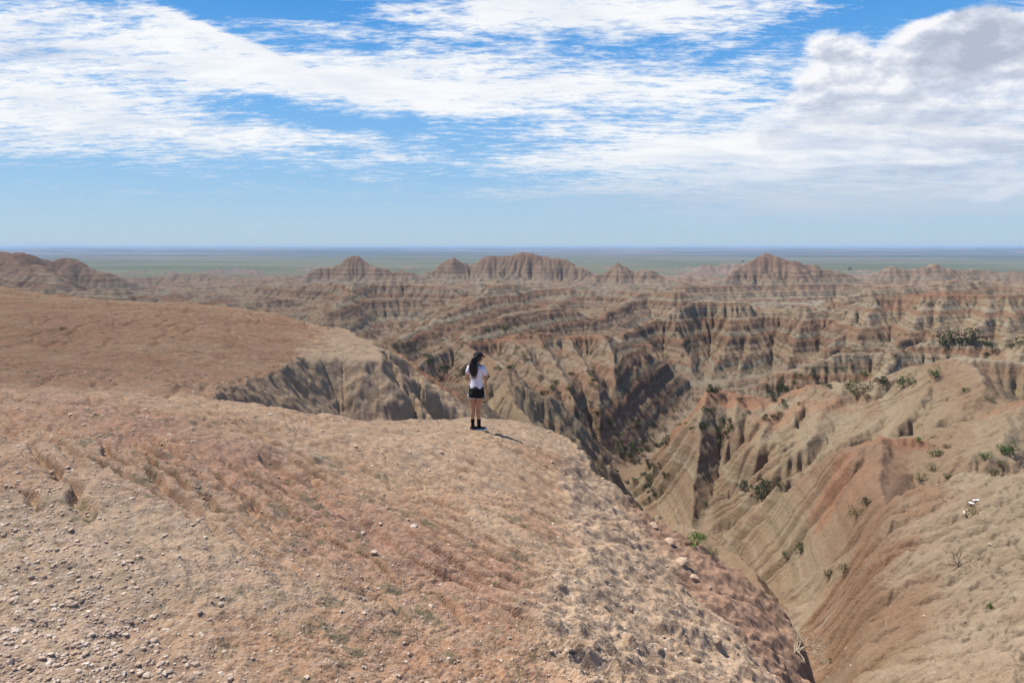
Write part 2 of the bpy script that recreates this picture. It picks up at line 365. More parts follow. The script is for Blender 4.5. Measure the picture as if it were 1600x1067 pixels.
def R(*q):
    return [P(*a) for a in q]
RIDGES = [
    # grey flank running down from the nose of the far hump, and the low red spur behind it
    (R((600, 546, 28), (632, 566, 29), (668, 600, 29.5), (700, 628, 30), (726, 648, 31)), .95, .5, None),
    (R((560, 520, 50), (625, 553, 46), (655, 570, 44), (700, 600, 43)), .8, .8, None),
    # ridge just behind the woman
    (R((630, 575, 70), (680, 590, 72), (730, 596, 74), (760, 590, 75), (794, 581, 76), (822, 598, 74), (850, 614, 74), (885, 622, 76), (915, 650, 76), (940, 695, 76)), .85, .8, None),
    (R((794, 581, 76), (800, 620, 66), (835, 668, 60)), .9, .8, None),
    # brown central hill with its red cap
    (R((640, 572, 118), (670, 551, 125), (720, 531, 138), (750, 525, 142), (800, 519, 146), (835, 513, 148), (890, 517, 150), (940, 516, 152), (965, 525, 155), (1015, 541, 160), (1050, 551, 165), (1080, 579, 168)), .9, .8, .72),
    (R((835, 513, 148), (870, 560, 125), (905, 620, 108)), .75, .8, None),
    (R((940, 516, 152), (975, 575, 128), (985, 640, 110), (975, 690, 99)), .75, .8, None),
    (R((720, 531, 138), (760, 550, 118), (790, 572, 104)), .75, .8, None),
    # right-hand ridge with the red knob
    (R((975, 746, 85), (1020, 696, 88), (1060, 646, 92), (1098, 603, 95), (1130, 610, 95), (1150, 615, 95), (1190, 620, 95), (1220, 614, 95), (1250, 598, 94), (1300, 590, 93), (1330, 592, 92),
       (1375, 583, 91), (1425, 566, 89), (1470, 556, 86), (1510, 551, 84), (1545, 549, 82), (1600, 552, 80), (1750, 560, 78)), .98, 1.0, .9),
    (R((1098, 603, 95), (1092, 660, 83), (1070, 745, 70), (1048, 800, 63)), .85, .8, None),
    (R((1225, 614, 95), (1190, 670, 82), (1160, 730, 70), (1128, 785, 61)), .8, .8, None),
    (R((1150, 615, 95), (1138, 660, 84), (1115, 735, 71)), .95, .5, None),
    (R((1190, 620, 95), (1168, 665, 84), (1140, 735, 71)), .95, .5, None),
    (R((1270, 594, 94), (1245, 650, 82), (1212, 725, 69)), .95, .5, None),
    (R((1300, 590, 93), (1270, 650, 81), (1240, 715, 69)), .95, .5, None),
    (R((1375, 583, 91), (1350, 640, 77), (1300, 700, 65)), .95, .5, None),
    (R((1470, 556, 86), (1450, 600, 74), (1400, 660, 64)), .9, .8, None),
    (R((1030, 495, 215), (1022, 540, 196), (1040, 585, 180)), .6, 1, None),
    (R((1150, 466, 232), (1135, 520, 210), (1112, 575, 190)), .65, 1, None),
    (R((1265, 475, 228), (1250, 520, 207), (1230, 560, 190)), .65, 1, None),
    (R((1385, 455, 219), (1365, 500, 198), (1340, 540, 184)), .65, 1, None),
    (R((1490, 448, 215), (1475, 495, 194), (1455, 525, 180)), .65, 1, None),
    (R((1590, 455, 211), (1580, 495, 190), (1575, 515, 180)), .65, 1, None),
    (R((890, 517, 150), (925, 570, 127), (950, 640, 108)), .85, .7, None),
    (R((800, 519, 146), (830, 555, 125), (868, 600, 112)), .85, .7, None),
    (R((1015, 541, 160), (1025, 590, 135), (1010, 650, 112)), .85, .7, None),
    (R((1330, 592, 92), (1290, 640, 80), (1270, 690, 70)), .8, .8, None),
    (R((1425, 566, 89), (1400, 620, 76), (1330, 680, 66)), .8, .8, None),
    (R((1510, 551, 84), (1530, 600, 68), (1500, 660, 58), (1440, 678, 58)), .7, 1.5, None),
    (R((1700, 600, 60), (1600, 640, 50), (1550, 700, 44)), .6, 1.5, None),
    # lower middle spur
    (R((1112, 866, 43.4), (1123, 828, 44.2), (1147, 805, 45.0), (1189, 797, 45.0), (1215, 779, 45.5), (1250, 753, 46.3), (1276, 731, 47.2), (1303, 709, 48.4), (1338, 694, 49.3), (1381, 680, 51.0), (1434, 679, 51.0)), 1.15, .8, .85),
    (R((1276, 731, 47.2), (1262, 800, 40.8), (1222, 880, 36.5), (1205, 925, 34.9)), .7, .9, None),
    (R((1338, 694, 49.3), (1325, 770, 40.8), (1275, 850, 35.7), (1235, 905, 34.0)), .7, .9, None),
    (R((1381, 680, 51.0), (1378, 740, 42.5), (1345, 800, 36.5), (1290, 870, 34.0)), .7, .9, None),
    # ridge behind it
    (R((1140, 618, 125), (1190, 591, 127), (1240, 571, 128), (1280, 553, 129), (1330, 546, 130), (1400, 543, 130), (1445, 526, 131), (1490, 515, 131), (1525, 523, 130), (1560, 520, 128), (1600, 514, 126), (1700, 505, 125)), .7, 1.5, None),
    (R((1400, 543, 130), (1380, 570, 112)), .8, 1.0, None), (R((1600, 514, 126), (1590, 545, 108)), .8, 1.0, None),
    # the long gullied wall
    (R((960, 527, 195), (990, 511, 205), (1030, 495, 215), (1060, 478, 225), (1100, 462, 232), (1160, 467, 232), (1200, 477, 230), (1235, 472, 230), (1270, 475, 228), (1305, 482, 226), (1335, 465, 222), (1365, 455, 220),
       (1420, 452, 218), (1470, 450, 216), (1500, 447, 214), (1540, 452, 213), (1600, 455, 210), (1720, 450, 205)), .75, 1.5, .5),
    (R((1100, 462, 232), (1085, 520, 205), (1070, 560, 190)), .6, 1.2, None),
    (R((1200, 477, 230), (1190, 530, 203), (1170, 575, 186), (1150, 595, 176)), .6, 1.2, None),
    (R((1335, 465, 222), (1310, 510, 200), (1290, 550, 184)), .6, 1.2, None),
    (R((1440, 452, 217), (1425, 500, 195), (1400, 535, 180)), .6, 1.2, None),
    (R((1540, 452, 213), (1530, 495, 190), (1520, 520, 178)), .6, 1.2, None),
    # spurs stepping down into the middle valley
    (R((612, 533, 200), (637, 518, 210), (655, 507, 228), (712, 481, 275), (737, 461, 310), (770, 436, 350)), .5, 1.5, None),
    (R((670, 557, 165), (700, 543, 180), (745, 505, 215), (800, 481, 245), (850, 478, 260), (900, 482, 268)), .52, 1.5, None),
    (R((560, 433, 420), (545, 455, 360), (520, 480, 300)), .55, 2, None),
    (R((400, 445, 480), (470, 447, 440), (560, 433, 420), (640, 434, 430), (700, 447, 410)), .5, 3, None),
    (R((770, 436, 350), (820, 445, 380), (900, 450, 400), (1000, 455, 380), (1060, 452, 360)), .5, 3, None),
    (R((900, 450, 400), (870, 475, 330), (840, 498, 270)), .6, 2, None), (R((1000, 455, 380), (960, 480, 310), (930, 500, 262)), .6, 2, None),
    (R((1080, 441, 480), (1160, 442, 500), (1260, 440, 520), (1330, 437, 520)), .5, 3, None),
    (R((1310, 462, 300), (1380, 447, 330), (1420, 441, 340), (1460, 440, 350), (1500, 433, 400), (1540, 436, 410), (1600, 438, 400)), .5, 3, None),
    # far buttes
    (R((478, 430, 740), (490, 413, 745), (520, 409, 750), (545, 400, 750), (563, 402, 750), (576, 414, 745), (605, 420, 740), (640, 424, 740)), .62, 3, None),
    (R((655, 430, 780), (682, 412, 790), (706, 397, 800), (722, 410, 800), (742, 411, 800), (755, 397, 800), (770, 402, 800), (792, 402, 800), (820, 392, 800), (838, 392, 800), (860, 400, 790), (888, 404, 780), (905, 415, 770), (930, 424, 760)), .6, 3, None),
    (R((940, 427, 700), (962, 411, 700), (975, 414, 700), (993, 421, 700), (1008, 414, 695), (1030, 424, 690), (1050, 438, 680)), .6, 3, None),
    (R((1120, 438, 660), (1150, 422, 680), (1195, 395, 700), (1215, 394, 700), (1240, 404, 705), (1265, 412, 710), (1295, 420, 715), (1320, 428, 715)), .52, 3, None),
    (R((1105, 412, 1650), (1140, 402, 1650), (1165, 404, 1650), (1190, 412, 1650)), .5, 6, None),
    (R((560, 398, 2300), (580, 395, 2300), (600, 397, 2300)), .4, 8, None),
    (R((1355, 432, 790), (1400, 415, 800), (1440, 419, 800), (1452, 412, 800), (1466, 418, 800), (1500, 421, 800), (1600, 423, 800), (1750, 423, 800)), .5, 4, None),
    (R((-200, 380, 580), (-80, 384, 600), (0, 391, 600), (22, 396, 600), (50, 398, 610), (72, 403, 615), (98, 406, 620), (120, 405, 620), (138, 411, 620), (155, 424, 615)), .5, 3, None),
    (R((0, 391, 600), (40, 412, 520), (90, 428, 450)), .5, 3, None),
    (R((215, 434, 820), (240, 429, 830), (285, 427, 830), (310, 429, 830), (345, 430, 820), (385, 437, 800)), .5, 4, None),
    (R((0, 440, 330), (80, 446, 330), (150, 452, 320), (200, 450, 330)), .5, 4, None),
    (R((130, 458, 240), (200, 462, 230), (300, 464, 235), (370, 460, 250)), .55, 3, None),
]

RAVINES = [
    (R((1122, 690, 84), (1112, 725, 80), (1104, 770, 77), (1090, 822, 71), (1086, 852, 66)), 1.1, .5),
    (R((1100, 600, 182), (1088, 640, 153), (1045, 690, 128), (985, 745, 104), (962, 765, 93), (1030, 812, 77), (1085, 855, 65), (1150, 905, 50), (1225, 945, 40), (1245, 965, 31), (1262, 1010, 22.5), (1272, 1067, 17.5)), 1.6, .3),
    (R((1212, 500, 228), (1209, 540, 212), (1200, 592, 192), (1120, 600, 182)), .85, .8),
    (R((1112, 505, 222), (1106, 540, 210), (1100, 600, 182)), .85, .8),
    (R((1290, 500, 222), (1280, 540, 205), (1240, 570, 195)), .85, .8),
    (R((1400, 485, 213), (1385, 520, 199), (1370, 545, 190)), .85, .8),
    (R((1520, 475, 208), (1505, 505, 198), (1500, 520, 190)), .85, .8),
    (R((1040, 520, 212), (1045, 545, 204), (1075, 590, 185)), .85, .8),
    (R((1305, 720, 62), (1265, 760, 57), (1215, 795, 57), (1150, 820, 58), (1100, 850, 62)), 1.5, .3),
]
RIDGES = [([(a, b, c + (.0032 * b if min(q[1] for q in pts) > 550 and b < 1500 else 0)) for a, b, c in pts], k, w, k2) for pts, k, w, k2 in RIDGES]

def macro(x, y):
    """the large shapes: returns height, how much finer relief is wanted, and a pale-crust mask"""
    x = x.astype(float); y = y.astype(float)
    r = np.hypot(x, y)
    base = BASE(x, y)
    nb = smooth(r, 9, 17)
    base = np.minimum(base, -8.0 - 3.5 * smooth(x, 2, 5)) * (1 - nb) + base * nb
    base = np.where(r > 1500, np.minimum(base, -61.5), base)
    # a little domain warp so that hand-laid crest lines wander
    wx = x + r * .006 * gnoise(x / (r * .09 + 1), y / (r * .09 + 1), 3) + r * .004 * gnoise(x / 25, y / 25, 9) * smooth(r, 60, 200)
    wy = y + r * .006 * gnoise(x / (r * .09 + 1), y / (r * .09 + 1), 4) + r * .004 * gnoise(x / 25, y / 25, 10) * smooth(r, 60, 200)
    far = smooth(r, 240, 380) * (1 - smooth(r, 1150, 1450))
    # free-running badlands between the named ridges
    q = 75.0
    rid = fbm(wx, wy, q, 4, 21, .5, True)
    big = fbm(x, y, 420, 2, 31)
    top = np.interp(r, [150, 250, 450, 800, 1300, 1500], [-23, -24, -29, -37, -52, -62])
    flo = np.interp(r, [150, 250, 450, 800, 1300, 1500], [-40, -45, -50, -55, -60, -63])
    amp = np.clip(.55 + .55 * rid + .5 * big, 0, 1)
    free = flo + (top - flo) * amp
    h = np.where(far > 0, base * (1 - far) + np.maximum(free, base - 8) * far, base)
    zone = np.zeros(x.shape)
    for pts, k, w, k2 in RIDGES:
        x0_, y0_ = pts[0][0], np.mean([q[1] for q in pts])
        zn = 4 if (y0_ < 56 and pts[0][0] > 12 and pts[0][0] < 40) else (5 if 100 < y0_ < 168 and pts[0][0] < 35 else (6 if 56 <= y0_ < 100 and x0_ > 14 else 7))
        c = np.array(pts); rr = math.hypot(*c[:, :2].mean(0))
        m = (r > c[:, 1].min() * .35) & (r < np.hypot(c[:, 0], c[:, 1]).max() * 1.6 + 20)
        if m.any():
            v = ridge(wx[m], wy[m], pts, k, w, k2)
            v += (fbm(x[m], y[m], rr * .05 + 1, 2, 44)) * rr * .0035 + (fbm(x[m], y[m], 22, 3, 45) * 3.5 if rr > 550 else 0)
            zone[m] = np.where(v > h[m], zn, zone[m])
            h[m] = np.maximum(h[m], v)
    for pts, k, w in RAVINES:
        c = np.array(pts)
        m = (r > c[:, 1].min() * .6) & (r < np.hypot(c[:, 0], c[:, 1]).max() * 1.3)
        if m.any():
            v = ridge(wx[m], wy[m], [(a, b, -z) for a, b, z in pts], k, w)
            h[m] = np.minimum(h[m], -v)
    near = r < 140
    xs = x[near]; ys = y[near]
    rn = r[near]
    jx = xs + .06 * rn ** .7 * gnoise(xs / .9, ys / .9, 5) * .5; jy = ys + .06 * rn ** .7 * gnoise(xs / .9, ys / .9, 6) * .5
    def kA(ex, ey):
        return 1.15 + .9 * smooth(ey, 10.5, 13.5) - .3 * smooth(-ex, 2, 6) + 2.4 * smooth(ex, 3.4, 4.4) * (1 - smooth(ey, 11.6, 12.4))
    hA, inA, dA = mesa(jx, jy, A_poly, A_rbf, kfun=kA)
    def kB(ex, ey):
        front = (ey < 27.5) & (ex > -10)
        return np.where(front, 1.35, .8)
    hB, inB, dB = mesa(jx, jy, B_poly, B_rbf, kfun=kB)
    hR, inR, dR = mesa(jx, jy, R1_poly, R1_rbf, kfun=lambda ex, ey: np.where(ex < .66 * ey - .5, 2.6, 1.0))
    hR2, inR2, dR2 = mesa(jx, jy, R1b_poly, R1b_rbf, k=1.0)
    hR = np.maximum(hR, hR2)
    h[near] = np.maximum.reduce([h[near], hA, hB, hR])
    soft = np.zeros(x.shape)                   # 1 on the smooth popcorn-clay tops
    top_ = np.maximum(inA & (hA >= h[near] - .01), inB & (hB >= h[near] - .01)).astype(float)
    soft[near] = top_
    kind = np.zeros(x.shape)
    k_ = np.where(hA >= h[near] - .01, 1, np.where(hB >= h[near] - .01, 2, np.where(hR >= h[near] - .01, 3, 0)))
    k_ = np.where(k_ == 0, zone[near], k_)
    kind[:] = zone
    kind[near] = k_
    return h, soft, kind

TH0 = math.radians(48)
DTH, DU = 0.0016, 0.0027
R_IN, R_OUT = 1.15, 2000.0
NC = int(2 * TH0 / DTH) // 4 * 4 + 1
NR = int(math.log(R_OUT / R_IN) / DU) // 4 * 4 + 1

def make_grid(nr, nc):
    u = np.linspace(math.log(R_IN), math.log(R_OUT), nr)
    th = np.linspace(-TH0, TH0, nc)
    rr = np.exp(u)[:, None]; tt = th[None, :]
    return rr * np.sin(tt), rr * np.cos(tt), np.broadcast_to(rr, (nr, nc)).copy(), (th[1] - th[0]), (u[1] - u[0])

def upsample(a):
    nr, nc = a.shape
    b = np.zeros((2 * nr - 1, 2 * nc - 1), a.dtype)
    b[::2, ::2] = a; b[1::2, ::2] = .5 * (a[1:] + a[:-1]); b[:, 1::2] = .5 * (b[:, 2::2] + b[:, :-1:2])
    return b

NB = [(-1, 0), (1, 0), (0, -1), (0, 1), (-1, -1), (-1, 1), (1, -1), (1, 1)]
def receivers(h, r, dth, du, jit):
    nr, nc = h.shape
    best = np.zeros((nr, nc), F32); rec = np.arange(nr * nc, dtype=np.int64).reshape(nr, nc).copy()
    idx = rec.copy()
    for di, dj in NB:
        dist = r * math.hypot(di * du, dj * dth)
        s = np.full((nr, nc), -1.0, F32); tgt = np.zeros((nr, nc), np.int64)
        i0, i1 = max(0, -di), nr - max(0, di); j0, j1 = max(0, -dj), nc - max(0, dj)
        a = h[i0:i1, j0:j1]; b = h[i0 + di:i1 + di, j0 + dj:j1 + dj]
        sl = (a - b) / dist[i0:i1, j0:j1]
        sl = sl * (1 + jit * rng.random(sl.shape, dtype=F32))
        m = sl > best[i0:i1, j0:j1]
        best[i0:i1, j0:j1] = np.where(m, sl, best[i0:i1, j0:j1])
        rec[i0:i1, j0:j1] = np.where(m, idx[i0 + di:i1 + di, j0 + dj:j1 + dj], rec[i0:i1, j0:j1])
    return rec.ravel()

def pit_fill(h, eps=1e-4):
    import heapq
    nr, nc = h.shape
    H = h.ravel().tolist(); done = bytearray(nr * nc); heap = []
    for j in range(nc):
        i = (nr - 1) * nc + j; heap.append((H[i], i)); done[i] = 1
    for i in range(nr - 1):
        for k in (i * nc, i * nc + nc - 1):
            if i * 1.0 / nr > .35: heap.append((H[k], k)); done[k] = 1
    heapq.heapify(heap)
    pop, push = heapq.heappop, heapq.heappush
    offs = [di * nc + dj for di, dj in NB]
    n = nr * nc
    while heap:
        z, c = pop(heap)
        cj = c % nc
        for o, (di, dj) in zip(offs, NB):
            k = c + o
            if k < 0 or k >= n or done[k]: continue
            if (cj == 0 and dj < 0) or (cj == nc - 1 and dj > 0): continue
            done[k] = 1
            if H[k] <= z: H[k] = z + eps
            push(heap, (H[k], k))
    return np.array(H).reshape(nr, nc)

def erode(h, r, dth, du, K, iters, fill_every=0, jit=.35, dif=.012, smax=1.6, guard=None):
    nr, nc = h.shape
    area = (r * dth * r * du).ravel()
    h = h.astype(float)
    A = None
    for it in range(iters):
        if fill_every and it % fill_every == 0:
            hf = pit_fill(h)
            h = np.where(hf > h, h + .12 * (hf - h), h)
            hh = hf
        else:
            hh = h
        rec = receivers(hh.astype(F32) if not fill_every else hh, r, dth, du, jit)
        order = np.argsort(-hh.ravel(), kind='stable')
        recl = rec[order]
        acc = area.tolist()
        ol = order.tolist(); rl = recl.tolist()
        for i, q in zip(ol, rl):
            if i != q: acc[q] += acc[i]
        A = np.array(acc)
        dist = np.maximum(np.hypot((np.arange(nr * nc) // nc - rec // nc) * du, (np.arange(nr * nc) % nc - rec % nc) * dth) * r.ravel(), 1e-6)
        Fc = (K.ravel() * np.sqrt(A) / dist)
        Fc[rec == np.arange(nr * nc)] = 0
        H = h.ravel().tolist(); FL = Fc.tolist()
        for i, q in zip(reversed(ol), reversed(rl)):
            if i != q:
                hq = H[q]; hi = H[i]
                if hi > hq:
                    f = FL[i]
                    H[i] = (hi + f * hq) / (1 + f)
        h = np.array(H).reshape(nr, nc)
        # talus: nothing steeper than smax, and a little creep
        for _ in range(2):
            g = np.zeros_like(h)
            dr = np.diff(h, axis=0); lim = smax[:-1] * r[:-1] * du
            e = np.sign(dr) * np.maximum(np.abs(dr) - lim, 0) * .22 + dr * dif
            g[:-1] += e; g[1:] -= e
            dc = np.diff(h, axis=1); lim = smax[:, :-1] * r[:, :-1] * dth
            e = np.sign(dc) * np.maximum(np.abs(dc) - lim, 0) * .22 + dc * dif
            g[:, :-1] += e; g[:, 1:] -= e
            h = h + g
    return h, A.reshape(nr, nc)

def params(x, y, r, soft, kind):
    K = np.full(x.shape, .042)
    K = np.where(kind == 2, .0012, np.where(soft > .5, .005, np.where(kind == 1, .010, np.where(kind == 3, .03, K))))
    K *= .7 + .6 * smooth(fbm(x, y, 30, 2, 71), -.3, .4)
    K *= np.interp(r, [5, 40, 200, 1000], [.6, .9, .9, .6])
    smax = np.where((kind == 2) | (kind == 1), 3.2, 1.05)
    return K, smax

nr4, nc4 = (NR - 1) // 4 + 1, (NC - 1) // 4 + 1
x, y, r, dth, du = make_grid(nr4, nc4)
h, soft, kind = macro(x, y)
h = h + fbm(x, y, 18, 3, 81) * .45 * smooth(r, 60, 180) + fbm(x, y, 4, 3, 82) * .06 * smooth(r, 10, 30)
K, smax = params(x, y, r, soft, kind)
h = h + r * dth * .8 * gnoise(np.log(r) / (DU * 26), np.arctan2(x, y) / (DTH * 26), 8) * (1 - .9 * soft)
h, A = erode(h, r, dth, du, K, 12, fill_every=3, smax=smax)
print('coarse', time.time() - T0, h.shape)
x, y, r, dth, du = make_grid(2 * nr4 - 1, 2 * nc4 - 1)
m2, soft, kind = macro(x, y)
h = upsample(h)
h = h + (1 - smooth(r, 20, 35)) * .5 * (m2 - h) * 1.0
cell = r * dth
def idxnoise(r, x, y, per, seed):
    return gnoise(np.log(r) / (DU * per) , np.arctan2(x, y) / (DTH * per) , seed)
h = h + cell * (.5 * idxnoise(r, x, y, 14, 5) + .5 * idxnoise(r, x, y, 7, 6)) * (1 - .9 * soft)
K, smax = params(x, y, r, soft, kind)
h, A = erode(h, r, dth, du, K * 1.3, 9, jit=.08, smax=np.maximum(smax, 1.15), dif=.002)
print('mid', time.time() - T0, h.shape)
x, y, r, dth, du = make_grid(4 * nr4 - 3, 4 * nc4 - 3)
h = upsample(h); soft = upsample(soft); kind = np.repeat(np.repeat(kind, 2, 0), 2, 1)[:h.shape[0], :h.shape[1]]
K, smax = params(x, y, r, soft, kind)
cell = r * dth
rough = 1 - .75 * soft
for w_, a_ in ((24, .30), (10, .14)):
    pass
h = h + cell * (.9 * idxnoise(r, x, y, 7, 15) + .6 * idxnoise(r, x, y, 3.5, 16)) * (1 - .9 * soft)
h, A = erode(h, r, dth, du, K * 3.0, 5, jit=.08, smax=np.maximum(smax, 1.7), dif=.001)
print('fine', time.time() - T0, h.shape)

# ---- detail relief, each wavelength only where the mesh can carry it
gy_, gx_ = np.gradient(h, axis=0) / (r * du), np.gradient(h, axis=1) / (r * dth)
slope = np.hypot(gx_, gy_)
def add_oct(lam, amp, seed, ridged=False, mask=None, stretch=None):
    global h
    rmax = lam / (3.0 * DTH)
    rmin = lam / .6
    rows = np.nonzero((r[:, 0] < rmax * 1.25) & (r[:, 0] > rmin * .2))[0]
    if len(rows) == 0: return
    a, b = rows[0], rows[-1] + 1
    X, Y = x[a:b], y[a:b]
    n = gnoise(X / lam, Y / lam, seed)
    if ridged: n = .5 - np.abs(n) * 1.6
    w = (1 - smooth(r[a:b], rmax * .7, rmax * 1.25))
    if mask is not None: w = w * mask[a:b]
    h[a:b] += amp * lam * n * w
steep = smooth(slope, .35, .9)
for i, lam in enumerate([12, 6, 3, 1.5, .75, .38, .19, .095, .048, .024]):
    msk = np.where(r < 140, .30 + .35 * steep, .35 + .65 * steep)
    add_oct(lam, .020 if lam > 1 else .05, 100 + i, ridged=(i % 2 == 0), mask=msk)
for i, (lam, am) in enumerate(((.9, .025), (.45, .055), (.22, .11), (.11, .17), (.055, .2), (.028, .24), (.014, .24))):
    add_oct(lam, am, 140 + i, mask=soft)
# strata: hard and soft layers make small ledges on slopes
def ledge(z, lam, amp, ph):
    return amp * lam * np.sin(2 * np.pi * (z / lam + ph))
zz = h + .4 * gnoise(x / 90, y / 90, 61)
st = smooth(r, 25, 60)
h = h + (ledge(zz, 4.3, .07, 0) + ledge(zz, 1.7, .10, .3) + ledge(zz, .8, .12, .1) * (1 - smooth(r, 200, 300))) * st * (1 - soft) * (.45 + .55 * smooth(r, 110, 170))
print('detail', time.time() - T0)

def grid_mesh(name, X, Y, Z, attrs=None):
    nr, nc = X.shape
    me = bpy.data.meshes.new(name)
    me.vertices.add(nr * nc)
    co = np.stack([X, Y, Z], -1).astype(F32).ravel()
    me.vertices.foreach_set('co', co)
    nf = (nr - 1) * (nc - 1)
    i = np.arange(nr * nc, dtype=np.int32).reshape(nr, nc)
    q = np.stack([i[:-1, :-1], i[:-1, 1:], i[1:, 1:], i[1:, :-1]], -1).reshape(-1)
    me.loops.add(nf * 4); me.loops.foreach_set('vertex_index', q)
    me.polygons.add(nf); me.polygons.foreach_set('loop_start', np.arange(0, nf * 4, 4, dtype=np.int32))
    me.polygons.foreach_set('use_smooth', np.ones(nf, bool))
    me.update(calc_edges=True)
    for k, v in (attrs or {}).items():
        a = me.attributes.new(k, 'FLOAT', 'POINT'); a.data.foreach_set('value', v.astype(F32).ravel())
    return me

def link(name, me, mat=None, parent=None, **props):
    o = bpy.data.objects.new(name, me)
    C.objects.link(o)
    if mat is not None: me.materials.append(mat)
    if parent is not None: o.parent = parent
    for k, v in props.items(): o[k] = v
    return o

# ---- pale crust mask on the worn edge of the near hump
pale = np.zeros(h.shape)
rimx = np.interp(y, [2.5, 3.7, 5.2, 7.6, 12, 14.2, 15.2], [.35, .30, .05, .62, .80, 1.2, 1.6])
near = (kind == 1) & (r < 26)
wob = .25 * gnoise(x / .8, y / .8, 91) + .12 * gnoise(x / .25, y / .25, 92)
side = smooth(x - rimx + 1.5 * wob * np.clip(y / 8, .4, 1), -.25, .35)
plat = smooth(y + wob * 1.5, 13.6, 14.6)
pale = np.where(near, np.maximum(side, plat), 0)
pale = np.where(kind == 2, smooth(-h + wob * .6, 3.85, 4.15), pale)
# the pale flank is torn into small lumps
lump = np.where(near, side * (1 - smooth(r, 14, 20)), 0) 
lump = np.maximum(lump, np.where((kind == 2) | ((kind > 3) & (r < 34)), steep * 1.25, 0))
lump = np.maximum(lump, np.where((kind == 3) & (r < 36), .7 + .7 * smooth(x / y, .66, .74), 0))
for lam, am, sdd in ((.9, .09, 201), (.45, .16, 202), (.22, .22, 203), (.11, .22, 204), (.055, .16, 205)):
    rows = slice(0, int(np.searchsorted(r[:, 0], lam / (3 * DTH) * .8)))
    X, Y = x[rows], y[rows]
    c_, s_ = math.cos(.6), math.sin(.6)
    a_ = (X * c_ + Y * s_); b_ = (-X * s_ + Y * c_)
    h[rows] += lam * am * (.5 - 1.7 * np.abs(gnoise(a_ / (lam * 1.7), b_ / lam, sdd))) * lump[rows]
# rills on the clay top, following the fall of the ground
rill = np.where(near, (1 - side) * smooth(y, 2.5, 5.5) * (1 - plat), 0)
c_, s_ = math.cos(math.radians(-62)), math.sin(math.radians(-62))
a_ = x * .76 - y * .65; b_ = x * .65 + y * .76
rows = slice(0, int(np.searchsorted(r[:, 0], 22)))
nn = gnoise(a_[rows] / 5.0, (b_[rows] + .10 * gnoise(x[rows] / .5, y[rows] / .5, 7)) / .42, 210)
patch = smooth(gnoise(x[rows] / 2.6, y[rows] / 2.6, 211), -.3, .2)
h[rows] -= .13 * smooth(1 - np.abs(nn) * 4.5, .3, 1.0) * rill[rows] * (.35 + .65 * patch)
n3_ = gnoise(a_[rows] / 2.6, (b_[rows] + .05 * gnoise(x[rows] / .3, y[rows] / .3, 17)) / .17, 220)
h[rows] -= .035 * smooth(1 - np.abs(n3_) * 3.5, .2, 1.0) * rill[rows] * smooth(gnoise(x[rows] / 1.9, y[rows] / 1.9, 221), -.3, .3)
a2 = x * .38 - y * .92; b2 = x * .92 + y * .38
rows = slice(0, int(np.searchsorted(r[:, 0], 60)))
n2_ = gnoise(a2[rows] / 9.0, (b2[rows] + .5 * gnoise(x[rows] / 2, y[rows] / 2, 8)) / .8, 212)
h[rows] -= .07 * smooth(1 - np.abs(n2_) * 3.4, .3, 1.0) * np.where(kind[rows] == 2, 1, 0) * smooth(gnoise(x[rows] / 7, y[rows] / 7, 213), -.25, .2) * (1 - steep[rows])
print('extras', time.time() - T0)

claytop = np.where(((kind == 1) | (kind == 2)) & (r < 60), 1.0, soft)
pale = np.where((kind == 2) & (soft < .5) & (y < 29), 1.0, pale)  # pale clay cliff, also lightened in colour to offset its shade
fl = (kind == 7) & (r < 34) & (x < 3)
claytop = np.where(fl, 1.0, claytop); pale = np.where(fl, 1.0, pale)
pale = np.maximum(pale, np.where(near & (x < 1.5), .5 * smooth(y + 1.2 * wob, 7.5, 10.5) * smooth(-x, -2, 1), 0))
logA = np.log10(np.maximum(A / (r * r) , 1e-9)) 
wet = np.clip((logA + 3.6) / 2.6, 0, 1) * (1 - soft)
ruddy = np.where(kind == 2, smooth(y, 40, 34) * (.30 + .35 * smooth(fbm(x, y, 5, 3, 97), -.3, .4)), 0)
ruddy = np.where((kind == 3) & (r < 34), .75 * smooth(x / y, .78, .66) * smooth(fbm(x, y, 6, 3, 95), -.5, .3), ruddy)
ruddy = np.where(kind == 4, .9 * smooth(h, -22.5, -17), ruddy)
ruddy = np.where(kind == 5, .30, ruddy)
cap = np.zeros(h.shape)
cap = np.where((kind == 3) & (r < 34), .42 * smooth(x / y, .70, .61) * smooth(fbm(x, y, 3.5, 4, 96), -.45, .25), cap)
